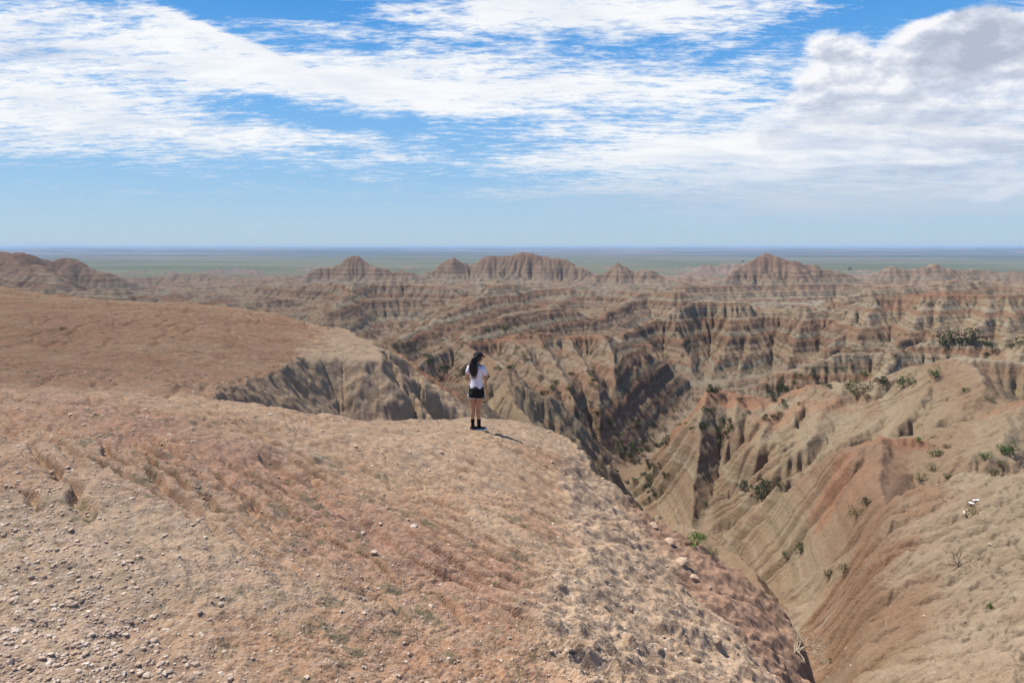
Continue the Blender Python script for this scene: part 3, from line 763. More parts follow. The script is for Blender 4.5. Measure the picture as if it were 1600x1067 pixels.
for pts, w_, hw in ((R((1080, 620, 93), (1105, 606, 95), (1150, 614, 95)), 3.4, 1), (R((1190, 620, 95), (1222, 615, 95), (1245, 608, 94)), 2.0, .8), (R((1205, 640, 86), (1260, 628, 86), (1290, 640, 84)), 2.5, .6),
                    (R((735, 531, 140), (800, 521, 146), (838, 515, 148)), 2.5, .8), (R((890, 519, 150), (942, 518, 152)), 2.2, 1), (R((1296, 714, 48), (1318, 706, 48.6), (1300, 730, 46)), .8, .7), (R((1370, 684, 51), (1440, 680, 51)), 1.2, .8),
                    (R((1345, 740, 46), (1335, 790, 43)), .7, .3), (R((1500, 747, 31), (1535, 740, 31.5), (1555, 748, 31)), 1.0, .7), (R((640, 562, 46), (660, 572, 44), (690, 592, 43)), 1.6, .8), (R((1560, 640, 56), (1600, 638, 52)), 1.5, .6),
                    (R((1250, 600, 60), (1500, 448, 214)), .1, 0), (R((1385, 455, 219), (1440, 451, 217), (1520, 450, 214)), 3, .6)):
    c = np.array(pts); m = (r > c[:, 1].min() * .8) & (r < np.hypot(c[:, 0], c[:, 1]).max() * 1.15)
    dd = np.full(m.sum(), 1e9)
    for a, b in zip(pts[:-1], pts[1:]): dd = np.minimum(dd, seg_dist(x[m], y[m], a, b)[0])
    dd = dd + .5 * w_ * gnoise(x[m] / w_, y[m] / w_, 77)
    cap[m] = np.maximum(cap[m], hw * (1 - smooth(dd, w_ * .6, w_ * 1.5)))
band = np.exp(-((b_ - np.interp(a_, [-8, -4, 0, 3], [3.2, 3.9, 4.2, 4.6])) / 1.1) ** 2)
ruddy = np.maximum(ruddy, np.where(near, band * .9, 0))

# ------------------------------------------------------------------ ground materials
def strata_material():
    m = bpy.data.materials.new("badlands_clay"); m.use_nodes = True
    t = NT(m.node_tree); t.n.clear()
    geo = t.new('ShaderNodeNewGeometry'); pos = geo.outputs['Position']
    X, Y, Z = t.sep(pos)
    def attr(n):
        a = t.new('ShaderNodeAttribute'); a.attribute_name = n; return a.outputs['Fac']
    pale_a, soft_a, wet_a = attr('pale'), attr('soft'), attr('wet')
    rr = t.vm('LENGTH', pos); rr = rr.node.outputs['Value']
    farw = t.mapr(rr, 25, 90)
    flat = t.vm('MULTIPLY', pos, (1, 1, 0))
    w1 = t.noise(flat, .004, 1); w2 = t.noise(flat, .12, 3)
    zz = t.m('ADD', Z, t.m('MULTIPLY', farw, t.m('ADD', t.m('MULTIPLY_ADD', w1, 2.4, -1.2), t.m('MULTIPLY_ADD', w2, .5, -.25))))
    tan = (.42, .315, .20); ltan = (.48, .38, .255); gtan = (.36, .29, .19); red = (.335, .170, .105); dred = (.28, .155, .10)
    rtan = (.40, .255, .165); pink = (.36, .235, .165); brown = (.29, .19, .125); grey = (.345, .29, .20); org = (.42, .235, .135)
    table = [(-66, brown), (-60, pink), (-56, gtan), (-52, pink), (-49, gtan), (-46, brown), (-43, gtan), (-40, rtan), (-37, gtan), (-34, grey), (-32, tan), (-29.5, brown), (-27.4, gtan), (-25.4, rtan), (-23.3, tan),
             (-21.2, ltan), (-18.7, ltan), (-16.5, tan), (-14.3, rtan), (-13.2, ltan), (-11, rtan), (-8.5, tan), (-7.3, rtan), (0, rtan)]
    lo, hi = -66.0, 0.0
    fz = t.mapr(zz, lo, hi, smooth=False)
    col = t.ramp(fz, [((z - lo) / (hi - lo), c) for z, c in table], 'LINEAR')
    def seams(lst, colr, strength, lo, hi):
        stops = [(0.0, 0.0)]
        for z, th_, v_ in sorted(lst):
            stops += [((z - th_ / 2 - lo) / (hi - lo), v_), ((z + th_ / 2 - lo) / (hi - lo), 0.0)]
        f = t.ramp(t.mapr(zz, lo, hi, smooth=False), stops, 'CONSTANT')
        return t.mix(t.m('MULTIPLY', t.sep(f)[0], strength), col, colr)
    # thin beds: noise that varies almost only with height
    thin = t.noise(t.xyz(t.m('MULTIPLY', X, .003), t.m('MULTIPLY', Y, .003), t.m('MULTIPLY', zz, 1.1)), 1.0, 6, .7)
    col = t.mix(t.m('MULTIPLY', t.mapr(thin, .56, .62), .7), col, (.54, .47, .355))
    col = t.mix(t.m('MULTIPLY', t.mapr(thin, .44, .38), .5), col, brown)
    wash = t.mapr(t.noise(pos, .09, 4, .6), .30, .55, .45, 1.0)
    wn = t.m('MULTIPLY', wash, t.mapr(rr, 60, 150, .38, .72))
    col = seams([(-19.6, 1.1, 1), (-22.1, .4, .8), (-24.2, .8, 1), (-26.3, .35, .7), (-28.5, .9, 1), (-31.1, .4, .8), (-33.3, .8, 1), (-17.4, .35, .6), (-15.2, .5, .7), (-12.3, .3, .5), (-29.6, .25, .7), (-20.9, .25, .7), (-25.3, .25, .6), (-32.2, .25, .6)], red, wn, -34.0, -11.0)
    col = seams([(-35.6, .4, .8), (-37.4, 1.0, 1), (-39.3, .35, .8), (-41.4, .9, 1), (-43.3, .4, .7), (-45.2, 1.1, 1), (-47.4, .5, .8), (-49.3, 1.0, 1), (-51.5, .6, .9), (-53.4, 1.2, 1), (-56, .9, 1), (-58, .7, .9)], red, wn, -60.0, -34.0)
    col = seams([(-18.4, .5, .8), (-21.4, .5, .9), (-23.2, .4, .8), (-26.9, .5, .9), (-30.4, .5, .9), (-32.8, .25, .8), (-16.2, .4, .8), (-13.5, .6, .8)], (.56, .49, .375), t.m('MULTIPLY', wn, .6), -34.0, -11.0)
    col = seams([(-34.6, .6, .9), (-36.5, .5, .8), (-38.6, .6, .9), (-40.4, .5, .9), (-42.6, .6, .9), (-44.2, .4, .8), (-46.4, .6, .9), (-48.4, .5, .9), (-50.6, .7, .9), (-52.3, .5, .8), (-54.8, .7, .9), (-57.1, .6, .8)], (.54, .475, .37), t.m('MULTIPLY', wn, .6), -60.0, -34.0)
    # high buttes far away are redder
    hb = t.m('MULTIPLY', t.mapr(zz, -26, -18), t.mapr(rr, 500, 650))
    col = t.mix(t.m('MULTIPLY', hb, .55), col, (.31, .165, .105))
    nr_ = t.mapr(rr, 150, 60)
    col = t.mix(t.m('MULTIPLY', nr_, .5), col, (.42, .32, .205))
    # blotches of wash
    bl = t.noise(pos, .35, 5, .6)
    col = t.mix(t.m('MULTIPLY', t.mapr(bl, .5, .72), .35), col, gtan)
    col = t.mix(t.m('MULTIPLY', attr('ruddy'), .8), col, t.mix(t.mapr(bl, .4, .6), (.40, .25, .165), (.36, .215, .14)))
    col = t.mix(t.m('MULTIPLY', attr('redcap'), .8), col, (.48, .24, .14))
    col = t.mix(t.m('MULTIPLY', pale_a, t.mapr(bl, .35, .6, .5, .9)), col, (.60, .48, .345))
    # gully floors carry darker, faintly green silt and litter
    g = t.m('MULTIPLY', t.mapr(wet_a, .45, .95), t.mapr(rr, 35, 90))
    gn = t.noise(pos, .25, 5, .65)
    col = t.mix(t.m('MULTIPLY', g, t.mapr(gn, .42, .62, .05, .55)), col, (.13, .125, .07))
    # ---- the near clay
    n1 = t.noise(pos, .9, 5, .6); n2 = t.noise(pos, 6.0, 5, .7); n3 = t.noise(t.vm('ADD', pos, (7, 3, 1)), .45, 4, .55)
    near_c = t.mix(t.mapr(n1, .38, .62), (.43, .27, .165), (.49, .36, .235))
    near_c = t.mix(t.m('MULTIPLY', t.mapr(n3, .50, .66), .55), near_c, (.37, .20, .12))
    pinkish = t.m('MULTIPLY', t.mapr(t.noise(pos, 1.7, 4, .6), .5, .68), t.mapr(rr, 9, 4))
    near_c = t.mix(t.m('MULTIPLY', pinkish, .45), near_c, (.40, .25, .20))
    paleleft = t.mapr(t.m('MULTIPLY_ADD', n1, .9, t.m('MULTIPLY', X, -1.0)), 1.5, 3.2)
    near_c = t.mix(t.m('MULTIPLY', paleleft, t.mapr(rr, 9, 3)), near_c, (.50, .385, .26))
    near_c = t.mix(t.m('MULTIPLY', attr('ruddy'), t.mapr(n1, .3, .55, .4, 1.0)), near_c, (.385, .225, .15))
    lowred = t.m('MULTIPLY', t.mapr(Y, 19, 16), t.mapr(t.m('MULTIPLY_ADD', n1, .6, Z), -4.5, -4.85))
    pale_c = t.mix(t.mapr(n2, .35, .65), (.46, .33, .21), (.58, .44, .30))
    pale_c = t.mix(t.mapr(n1, .45, .7, 0, .5), pale_c, (.40, .285, .19))
    pale_c = t.mix(lowred, pale_c, (.37, .235, .155))
    pale_c = t.mix(t.mapr(Y, 18.5, 21), pale_c, t.mix(t.mapr(n1, .4, .6), (.57, .43, .285), (.54, .405, .27)))  # cliff's ochre made warmer in the colour against its blue shade
    near_c = t.mix(pale_a, near_c, pale_c)
    near_c = t.mix(1.0, near_c, (.93, .875, .84), 'MULTIPLY')
    col = t.mix(1.0, col, (.72, .70, .67), 'MULTIPLY')
    nearw = t.mapr(soft_a, .25, .6)
    col = t.mix(nearw, col, near_c)
    # grain: grit and crumbs
    v = t.new('ShaderNodeTexVoronoi'); v.feature = 'F1'; t.put(v.inputs['Vector'], pos); v.inputs['Scale'].default_value = 38.0
    vn = t.sep(v.outputs['Color'])[0]
    nearfade = t.mapr(rr, 26, 6)
    col = t.mix(t.m('MULTIPLY', t.mapr(vn, .55, 1.0), t.m('MULTIPLY', nearfade, .30)), col, (.55, .46, .37))
    col = t.mix(t.m('MULTIPLY', t.mapr(vn, .25, .0), t.m('MULTIPLY', nearfade, .30)), col, (.20, .115, .08))
    gr = t.noise(pos, 2.2, 8, .75)
    col = t.mix(t.mapr(gr, .38, .62, .30, .0), col, (.17, .115, .08))
    mg = t.noise(pos, 5.5, 6, .8)
    col = t.mix(t.m('MULTIPLY', t.mapr(mg, .58, .70), t.m('MULTIPLY', t.mapr(rr, 14, 26), .28)), col, (.50, .40, .30))
    col = t.mix(t.m('MULTIPLY', t.mapr(mg, .42, .30), t.m('MULTIPLY', t.mapr(rr, 14, 26), .40)), col, (.15, .10, .07))
    # sparse lichen and dead litter on the hump
    li = t.noise(pos, 4.2, 6, .68)
    lp = t.m('MULTIPLY', t.mapr(li, .53, .62), t.m('MULTIPLY', nearw, t.mapr(n3, .40, .55)))
    col = t.mix(t.m('MULTIPLY', t.m('MULTIPLY', lp, t.mapr(pale_a, .6, .1)), .72), col, (.15, .135, .08))
    # ---- bump
    b1 = t.noise(pos, 30.0, 6, .75)
    b2 = t.new('ShaderNodeTexVoronoi'); t.put(b2.inputs['Vector'], pos); b2.inputs['Scale'].default_value = 55.0
    b3 = t.noise(pos, 2.4, 8, .78)
    b4 = t.noise(pos, .30, 7, .75)
    bump = t.new('ShaderNodeBump'); bump.inputs['Strength'].default_value = .8; bump.inputs['Distance'].default_value = 1.0
    hgt = t.m('ADD', t.m('MULTIPLY', t.m('ADD', t.m('MULTIPLY', b1, .018), t.m('MULTIPLY', b2.outputs['Distance'], -.010)), nearfade),
              t.m('ADD', t.m('MULTIPLY', t.m('MULTIPLY', b3, .32), t.mapr(rr, 8, 24)), t.m('MULTIPLY', t.m('MULTIPLY', b4, 1.6), t.mapr(rr, 60, 200))))
    b5 = t.noise(pos, 9.0, 6, .75)
    b6 = t.new('ShaderNodeTexVoronoi'); t.put(b6.inputs['Vector'], pos); b6.inputs['Scale'].default_value = 2.6; b6.inputs['Detail'].default_value = 2.0
    mid_ = t.m('MULTIPLY', t.mapr(rr, 10, 20), t.mapr(rr, 160, 90))
    hgt = t.m('ADD', hgt, t.m('MULTIPLY', mid_, t.m('MULTIPLY_ADD', b5, .11, t.m('MULTIPLY', b6.outputs['Distance'], -.07))))
    hgt = t.m('ADD', hgt, t.m('MULTIPLY', t.m('MULTIPLY', thin, .35), t.mapr(rr, 30, 80)))
    t.put(bump.inputs['Height'], hgt)
    bs = t.new('ShaderNodeBsdfDiffuse'); bs.inputs['Roughness'].default_value = .6
    t.put(bs.inputs['Color'], col); t.put(bs.inputs['Normal'], bump.outputs[0])
    o = t.new('ShaderNodeOutputMaterial'); t.l.new(bs.outputs[0], o.inputs[0])
    return m

def plain_material():
    m = bpy.data.materials.new("prairie"); m.use_nodes = True
    t = NT(m.node_tree); t.n.clear()
    geo = t.new('ShaderNodeNewGeometry'); pos = geo.outputs['Position']
    rr = t.vm('LENGTH', pos).node.outputs['Value']
    a = t.noise(t.vm('MULTIPLY', pos, (.0006, .0016, 0)), 1.0, 6, .6)
    b = t.noise(t.vm('MULTIPLY', pos, (.00012, .00045, 0)), 1.0, 6, .62)
    c = t.noise(t.vm('MULTIPLY', pos, (.004, .011, 0)), 1.0, 5, .6)
    col = t.mix(t.mapr(a, .38, .62), (.085, .095, .05), (.14, .13, .08))
    col = t.mix(t.mapr(c, .60, .75, 0, .6), col, (.10, .16, .035))
    col = t.mix(t.mapr(c, .40, .28, 0, .6), col, (.26, .21, .14))
    far = t.mapr(rr, 3200, 5200)
    fc = t.ramp(b, [(.36, (.03, .04, .035)), (.46, (.055, .07, .045)), (.53, (.17, .13, .10)), (.58, (.04, .055, .04)), (.66, (.12, .105, .075)), (.72, (.04, .05, .04))])
    col = t.mix(far, col, fc)
    bs = t.new('ShaderNodeBsdfDiffuse'); t.put(bs.inputs['Color'], col)
    o = t.new('ShaderNodeOutputMaterial'); t.l.new(bs.outputs[0], o.inputs[0])
    return m

pale = np.where((kind == 3) & (r < 34), .75 * (1 - smooth(cap, 0, .3)), pale)
CLAY = strata_material()
PRAIRIE = plain_material()
me = grid_mesh('terrain', x, y, h, {'pale': pale, 'soft': claytop, 'wet': wet, 'ruddy': ruddy, 'redcap': cap})
link('terrain', me, CLAY, kind='structure')

# prairie out to the horizon, its far tablelands included
ru = np.exp(np.linspace(math.log(1150), math.log(90000), 620))[:, None]
tt = np.linspace(-TH0, TH0, 460)[None, :]
px_, py_ = ru * np.sin(tt), ru * np.cos(tt)
RRp = np.broadcast_to(ru, px_.shape)
pz = -62.3 + fbm(px_, py_, 900, 3, 301) * 2.0 * smooth(RRp, 1600, 2600)
step = fbm(px_, py_ * 2.2, 5200, 5, 305, .55)
pz = pz + smooth(step, .02, .10) * 26 * smooth(RRp, 5200, 8500) + smooth(step, .16, .22) * 16 * smooth(RRp, 7000, 12000) - smooth(-step, .1, .2) * 12 * smooth(RRp, 5200, 8500)
pz = pz + smooth(RRp, 15000, 32000) * (22 + 12 * gnoise(px_ / 9000, py_ / 20000, 9))
link('plain', grid_mesh('plain', px_, py_, pz), PRAIRIE, kind='structure')
# the land behind and beside the view
ru = np.exp(np.linspace(math.log(1.15), math.log(90000), 170))[:, None]
tb = np.linspace(TH0, 2 * math.pi - TH0, 130)[None, :]
bx, by = ru * np.sin(tb), ru * np.cos(tb)
bh, bsft, bk = macro(bx, by)
bh = np.where(np.hypot(bx, by) > 1450, -62, bh) + 0.0
meb = grid_mesh('ground', bx, by, bh, {'pale': bsft * 0, 'soft': bsft, 'wet': bsft * 0})
link('ground', meb, CLAY, kind='structure')
# the patch under the camera
uu = np.linspace(0, 1.15, 9)[:, None]; t3 = np.linspace(0, 2 * math.pi, 49)[None, :]
ix_, iy_ = uu * np.sin(t3), uu * np.cos(t3)
ih, s3, k3 = macro(ix_, iy_)
link('ground', grid_mesh('ground', ix_, iy_, ih, {'pale': s3 * 0, 'soft': s3 * 0 + 1, 'wet': s3 * 0}), CLAY, kind='structure')
print('meshes', time.time() - T0)

# ------------------------------------------------------------------ haze
def box_mesh(name, x0, x1, y0, y1, z0, z1):
    me = bpy.data.meshes.new(name)
    v = [(a, b, c) for a in (x0, x1) for b in (y0, y1) for c in (z0, z1)]
    me.from_pydata(v, [], [(0, 1, 3, 2), (4, 6, 7, 5), (0, 4, 5, 1), (2, 3, 7, 6), (0, 2, 6, 4), (1, 5, 7, 3)])
    return me
hm = bpy.data.materials.new("haze"); hm.use_nodes = True
hn = hm.node_tree.nodes; hn.clear()
pv = hn.new('ShaderNodeVolumePrincipled')
pv.inputs['Color'].default_value = (.58, .76, 1.0, 1)
pv.inputs['Density'].default_value = 0.0001
ho = hn.new('ShaderNodeOutputMaterial'); hm.node_tree.links.new(pv.outputs[0], ho.inputs['Volume'])
link('haze', box_mesh('haze', -95000, 95000, -95000, 95000, -110, 12), hm, kind='stuff', label='thin blue haze over the far plain')

# ================================================================== OBJECTS ON THE GROUND
lr = math.log(R_IN); duF = (math.log(R_OUT) - lr) / (h.shape[0] - 1); dthF = 2 * TH0 / (h.shape[1] - 1)
def ground_z(X, Y):
    X = np.asarray(X, float); Y = np.asarray(Y, float)
    fi = np.clip((np.log(np.maximum(np.hypot(X, Y), R_IN)) - lr) / duF, 0, h.shape[0] - 1.001)
    fj = np.clip((np.arctan2(X, Y) + TH0) / dthF, 0, h.shape[1] - 1.001)
    i = fi.astype(int); j = fj.astype(int); a = fi - i; b = fj - j
    return (h[i, j] * (1 - a) + h[i + 1, j] * a) * (1 - b) + (h[i, j + 1] * (1 - a) + h[i + 1, j + 1] * a) * b

def hit(px, py, rmax=1900):
    """first ground point seen along a photograph pixel"""
    dx_, dy_, dz_ = px_dir(px, py)
    t = np.exp(np.arange(math.log(1.3), math.log(rmax), .0015))
    X, Y, Z = t * dx_ / dy_, t, t * dz_ / dy_
    g = ground_z(X, Y)
    k = np.nonzero(Z < g)[0]
    if len(k) == 0: return None
    k = k[0]
    return Vector((X[k], Y[k], g[k]))

def simple_mat(name, col, rough=.8, var=0.0, scale=8.0, col2=None, spec=.3, rand=0.0, transl=0.0):
    m = bpy.data.materials.new(name); m.use_nodes = True
    t = NT(m.node_tree); bs = m.node_tree.nodes['Principled BSDF']
    bs.inputs['Roughness'].default_value = rough
    bs.inputs['Specular IOR Level'].default_value = spec
    tc_ = t.new('ShaderNodeTexCoord')
    n = t.noise(tc_.outputs['Object'], scale, 4, .6)
    c = t.mix(t.mapr(n, .35, .65), col, col2 if col2 else tuple(v * (1 - var) for v in col))
    if rand:
        oi = t.new('ShaderNodeObjectInfo')
        hs = t.new('ShaderNodeHueSaturation')
        t.put(hs.inputs['Value'], t.mapr(oi.outputs['Random'], 0, 1, 1 - rand, 1 + rand, smooth=False))
        t.put(hs.inputs['Color'], c); c = hs.outputs[0]
    t.put(bs.inputs['Base Color'], c)
    return m

def mesh_from(name, V, Fc, smooth_=False, mats=(), mi=None):
    me = bpy.data.meshes.new(name)
    me.from_pydata([tuple(v) for v in V], [], [tuple(f) for f in Fc])
    me.polygons.foreach_set('use_smooth', [smooth_] * len(me.polygons))
    for m in mats: me.materials.append(m)
    if mi is not None: me.polygons.foreach_set('material_index', mi)
    me.update()
    return me

def ico(sub=1):
    bm = bmesh.new(); bmesh.ops.create_icosphere(bm, subdivisions=sub, radius=1)
    V = np.array([v.co[:] for v in bm.verts]); Fc = np.array([[v.index for v in f.verts] for f in bm.faces]); bm.free()
    return V, Fc

def tris_mesh(name, V, Fc, mat, smooth_=False):
    me = bpy.data.meshes.new(name)
    V = np.asarray(V, F32); Fc = np.asarray(Fc, np.int32); k = Fc.shape[1]
    me.vertices.add(len(V)); me.vertices.foreach_set('co', V.ravel())
    me.loops.add(Fc.size); me.loops.foreach_set('vertex_index', Fc.ravel())
    me.polygons.add(len(Fc)); me.polygons.foreach_set('loop_start', np.arange(0, Fc.size, k, dtype=np.int32))
    me.polygons.foreach_set('use_smooth', np.full(len(Fc), smooth_))
    me.update(calc_edges=True); me.materials.append(mat)
    return me

# ------------------------------------------------------------------ stones and gravel
STONE = simple_mat('pebble_stone', (.46, .36, .275), .9, col2=(.34, .245, .18), scale=3, rand=.3, spec=.2)
CLAYROCK = simple_mat('clay_rock', (.46, .34, .24), .95, col2=(.34, .23, .155), scale=2.2, spec=.1)
GRAVEL = bpy.data.materials.new('gravel_stone'); GRAVEL.use_nodes = True
_t = NT(GRAVEL.node_tree); _g = _t.new('ShaderNodeNewGeometry')
_n = _t.noise(_g.outputs['Position'], 26.0, 2, .5)
_c = _t.ramp(_n, [(.3, (.27, .175, .125)), (.45, (.37, .265, .19)), (.58, (.46, .36, .27)), (.72, (.58, .49, .40))])
_t.put(GRAVEL.node_tree.nodes['Principled BSDF'].inputs['Base Color'], _c)
GRAVEL.node_tree.nodes['Principled BSDF'].inputs['Roughness'].default_value = .95
icoV, icoF = ico(1)
def rock_verts(rg, V, flat=.6, rough_=.22):
    q = V.copy()
    for _ in range(5):
        n = rg.normal(size=3); n /= np.linalg.norm(n)
        d = q @ n; c = rg.uniform(.45, .8)
        q -= np.outer(np.maximum(d - c, 0), n)
    q += rg.normal(size=q.shape) * rough_ * .25
    q[:, 2] *= flat
    return q

def scatter_gravel():
    Vs, Fs = [], []; off = 0
    rg = np.random.default_rng(5)
    shapes = [rock_verts(rg, icoV) for _ in range(12)]
    n = 0
    def put(X, Y, sz):
        nonlocal off
        v = shapes[rg.integers(12)] * sz * rg.uniform(.7, 1.2, 3)
        a = rg.uniform(0, 2 * np.pi); c, s = math.cos(a), math.sin(a)
        v = np.stack([v[:, 0] * c - v[:, 1] * s, v[:, 0] * s + v[:, 1] * c, v[:, 2]], 1)
        v += (X, Y, float(ground_z(X, Y)) + sz * .15)
        Vs.append(v); Fs.append(icoF + off); off += len(v)
    # the dense spill at the lower left, thinning outward
    for _ in range(26000):
        px = rg.uniform(-450, 420) if rg.random() < .8 else rg.uniform(-450, 900); py = 1120 - 520 * rg.random() ** 1.1
        dens = math.exp(-max(0, px - 60 - (py - 700) * .35) / 90)
        if rg.random() > max(dens, .10): continue
        _x, _y, _z = px_dir(px, py)
        Y = 1.75 / max(-_z / _y, .1)
        X = _x / _y * Y
        z = float(ground_z(X, Y)); Y = -z / max(-_z / _y, .1); X = _x / _y * Y
        if Y > 11: continue
        put(X, Y, min(.022, .0042 * math.exp(rg.normal(0, .55)) * (1 if dens > .3 else .8) * (1 + Y * .12)))
    # crumbs over the rest of the hump and its flank
    for _ in range(8000):
        a = rg.uniform(-.62, .62); Y = 2.4 * math.exp(rg.random() * 2.0)
        X = Y * math.tan(a)
        if X > 3.4: continue
        put(X, Y, .0035 * math.exp(rg.normal(0, .5)) * (1 + Y * .25))
    for _ in range(2500):                      # slope on the right
        px = rg.uniform(1280, 1600); py = rg.uniform(760, 1060)
        _x, _y, _z = px_dir(px, py); Y = rg.uniform(11, 28); X = _x / _y * Y
        put(X, Y, .011 * math.exp(rg.normal(0, .6)))
    link('gravel', tris_mesh('gravel', np.concatenate(Vs), np.concatenate(Fs), GRAVEL), kind='stuff', label='loose pale gravel and clay crumbs on the near slopes')
scatter_gravel()

def stones():
    rg = np.random.default_rng(9)
    V2, F2 = ico(2)
    protos = []
    for i in range(6):
        protos.append(tris_mesh('stone', rock_verts(rg, V2, .62, .10), F2, STONE))
    k = 0
    for _ in range(400):
        px = rg.uniform(0, 330); py = rg.uniform(720, 1060)
        if px > 60 + (py - 650) * .65: continue
        p = hit(px, py, 12)
        if p is None: continue
        o = bpy.data.objects.new('stone', protos[k % 6]); C.objects.link(o)
        s = rg.uniform(.006, .013) * (1 + .1 * p.y)
        o.scale = (s * rg.uniform(.8, 1.3), s * rg.uniform(.8, 1.2), s)
        o.rotation_euler = (rg.uniform(-.3, .3), rg.uniform(-.3, .3), rg.uniform(0, 6.28))
        o.location = (p.x, p.y, p.z + s * .2)
        o['label'] = 'small pale angular stone lying among the gravel on the near slope'
        o['category'] = 'stone'; o['group'] = 'stones in the gravel of the near slope'
        k += 1
        if k >= 110: break
    named = [
        (942, 749, .20, .40, 'pale flat block jutting from the flank edge below the woman'),
        (1408, 869 - 70, .35, .0, None),
        (1380, 777, .22, .3, 'pinkish boulder alone on the bare red slope at the right'),
        (862, 722, .11, .1, 'pale lump of clay on the rim just below the platform'),
        (700, 672 + 60, .03, .1, 'small white stone on the red clay between the rills'),
    ]
    named += [
        (1022, 822, .30, 0, 'highest pale ledge block between the rough flank and the red slope'),
        (1046, 848, .34, 0, 'long pale ledge block second from the top of the flank edge'),
        (1066, 880, .36, 0, 'pale ledge block with a dark hollow beneath it'),
        (1085, 905, .30, 0, 'lowest pale ledge block above the red slope'),
        (1118, 1000, .26, 0, 'grey brown block near the bottom of the rough flank')]
    for px, py, s, e, lab in named:
        if lab is None: continue
        s *= .36
        p = hit(px, py)
        o = bpy.data.objects.new('rock', tris_mesh('rock', rock_verts(rg, V2, .6, .16), F2, CLAYROCK)); C.objects.link(o)
        o.scale = (s, s * .8, s * .8); o.location = (p.x, p.y, p.z + s * .15); o.rotation_euler = (0, .1, rg.uniform(0, 6))
        o['label'] = lab; o['category'] = 'rock'
stones()

# ------------------------------------------------------------------ shrubs
def leaf_mat(name, c1, c2):
    m = simple_mat(name, c1, .75, col2=c2, scale=1.6, rand=.22, spec=.15)
    return m
LEAF = {'green': leaf_mat('shrub_leaf_green', (.075, .115, .028), (.035, .06, .018)),
        'bright': leaf_mat('shrub_leaf_bright', (.13, .21, .04), (.08, .14, .03)),
        'dark': leaf_mat('shrub_leaf_dark', (.045, .062, .024), (.028, .04, .018)),
        'olive': leaf_mat('shrub_leaf_olive', (.15, .145, .06), (.09, .09, .04)),
        'dry': leaf_mat('shrub_leaf_dry', (.33, .25, .12), (.24, .17, .09))}
BARK = simple_mat('shrub_stem', (.14, .10, .07), .9, col2=(.22, .17, .12))

def tube(pts, rad, seg=5):
    V, Fc = [], []
    for i, (p, r_) in enumerate(zip(pts, rad)):
        p = Vector(p)
        d = (Vector(pts[min(i + 1, len(pts) - 1)]) - Vector(pts[max(i - 1, 0)]))
        if d.length < 1e-9: d = Vector((0, 0, 1))
        d.normalize()
        u = d.orthogonal().normalized(); w = d.cross(u)
        for k in range(seg):
            a = 2 * math.pi * k / seg
            V.append(p + (u * math.cos(a) + w * math.sin(a)) * r_)
        if i:
            b = (i - 1) * seg
            for k in range(seg):
                Fc.append((b + k, b + (k + 1) % seg, b + seg + (k + 1) % seg, b + seg + k))
    return V, Fc

def join_parts(lst):
    V, Fc = [], []
    for v, f in lst:
        o = len(V); V += list(v); Fc += [tuple(i + o for i in q) for q in f]
    return V, Fc

def shrub_meshes(seed, n=420, flat=.7, leafs=.085):
    """unit shrub, about 1 across: stems reaching clumps, each clump a ball of small leaves"""
    rg = random.Random(seed); stems = []; V, Fc = [], []
    clumps = []
    for _ in range(rg.randint(9, 15)):
        a = rg.uniform(0, 6.283); r_ = .40 * math.sqrt(rg.random()); z = flat * rg.uniform(.25, .75) * (1.15 - r_)
        clumps.append((Vector((r_ * math.cos(a), r_ * math.sin(a), z)), rg.uniform(.10, .20)))
    for c, s in clumps:
        mid = c * .5 + Vector((rg.uniform(-.05, .05), rg.uniform(-.05, .05), 0))
        stems.append(tube([(0, 0, -.08), mid, c], [.016, .011, .004], 4))
    for i in range(n):
        c, s = rg.choice(clumps)
        d = Vector((rg.gauss(0, 1), rg.gauss(0, 1), rg.gauss(0, 1) * .8)); d.normalize()
        p = c + d * s * rg.uniform(.5, 1.05)
        l = leafs * rg.uniform(.5, 1.2)
        u = (d + Vector((rg.gauss(0, .6), rg.gauss(0, .6), rg.gauss(.3, .6)))).normalized()
        w = u.orthogonal().normalized(); w.rotate(Matrix.Rotation(rg.uniform(0, 6.28), 3, u))
        b = len(V)
        V += [p, p + u * l * .5 + w * l * .28, p + u * l, p + u * l * .5 - w * l * .28]
        Fc.append((b, b + 1, b + 2, b + 3))
    sv, sf = join_parts(stems)
    return (sv, sf), (V, Fc)

SHRUBS = {}
for kind_, sd_, n_, fl_, lf_ in (('green', 1, 620, .75, .075), ('green', 2, 520, .6, .085), ('bright', 3, 620, .7, .075), ('dark', 4, 560, .65, .09), ('dark', 5, 420, .8, .10), ('olive', 6, 420, .6, .08), ('olive', 7, 300, .8, .08), ('dry', 8, 420, .55, .07)):
    (sv, sf), (lv, lf) = shrub_meshes(sd_, n_, fl_, lf_)
    SHRUBS.setdefault(kind_, []).append((mesh_from('stem', sv, sf, True, [BARK]), mesh_from('foliage', lv, lf, False, [LEAF[kind_]])))

def place_shrub(p, s, kind_, label, group=None, name='shrub', parts=True, cat='shrub', rs=random):
    st, fo = rs.choice(SHRUBS[kind_])
    rz = rs.uniform(0, 6.28); sz = s * rs.uniform(.75, 1.1)
    if parts:
        t_ = bpy.data.objects.new(name, None); C.objects.link(t_)
        a = bpy.data.objects.new('foliage', fo); b = bpy.data.objects.new('stem', st)
        for c_ in (a, b): C.objects.link(c_); c_.parent = t_
    else:
        t_ = bpy.data.objects.new(name, fo); C.objects.link(t_)
    t_.location = (p.x, p.y, p.z - .04 * s); t_.scale = (s, s, sz); t_.rotation_euler = (0, 0, rz)
    t_['label'] = label; t_['category'] = cat
    if group: t_['group'] = group
    return t_

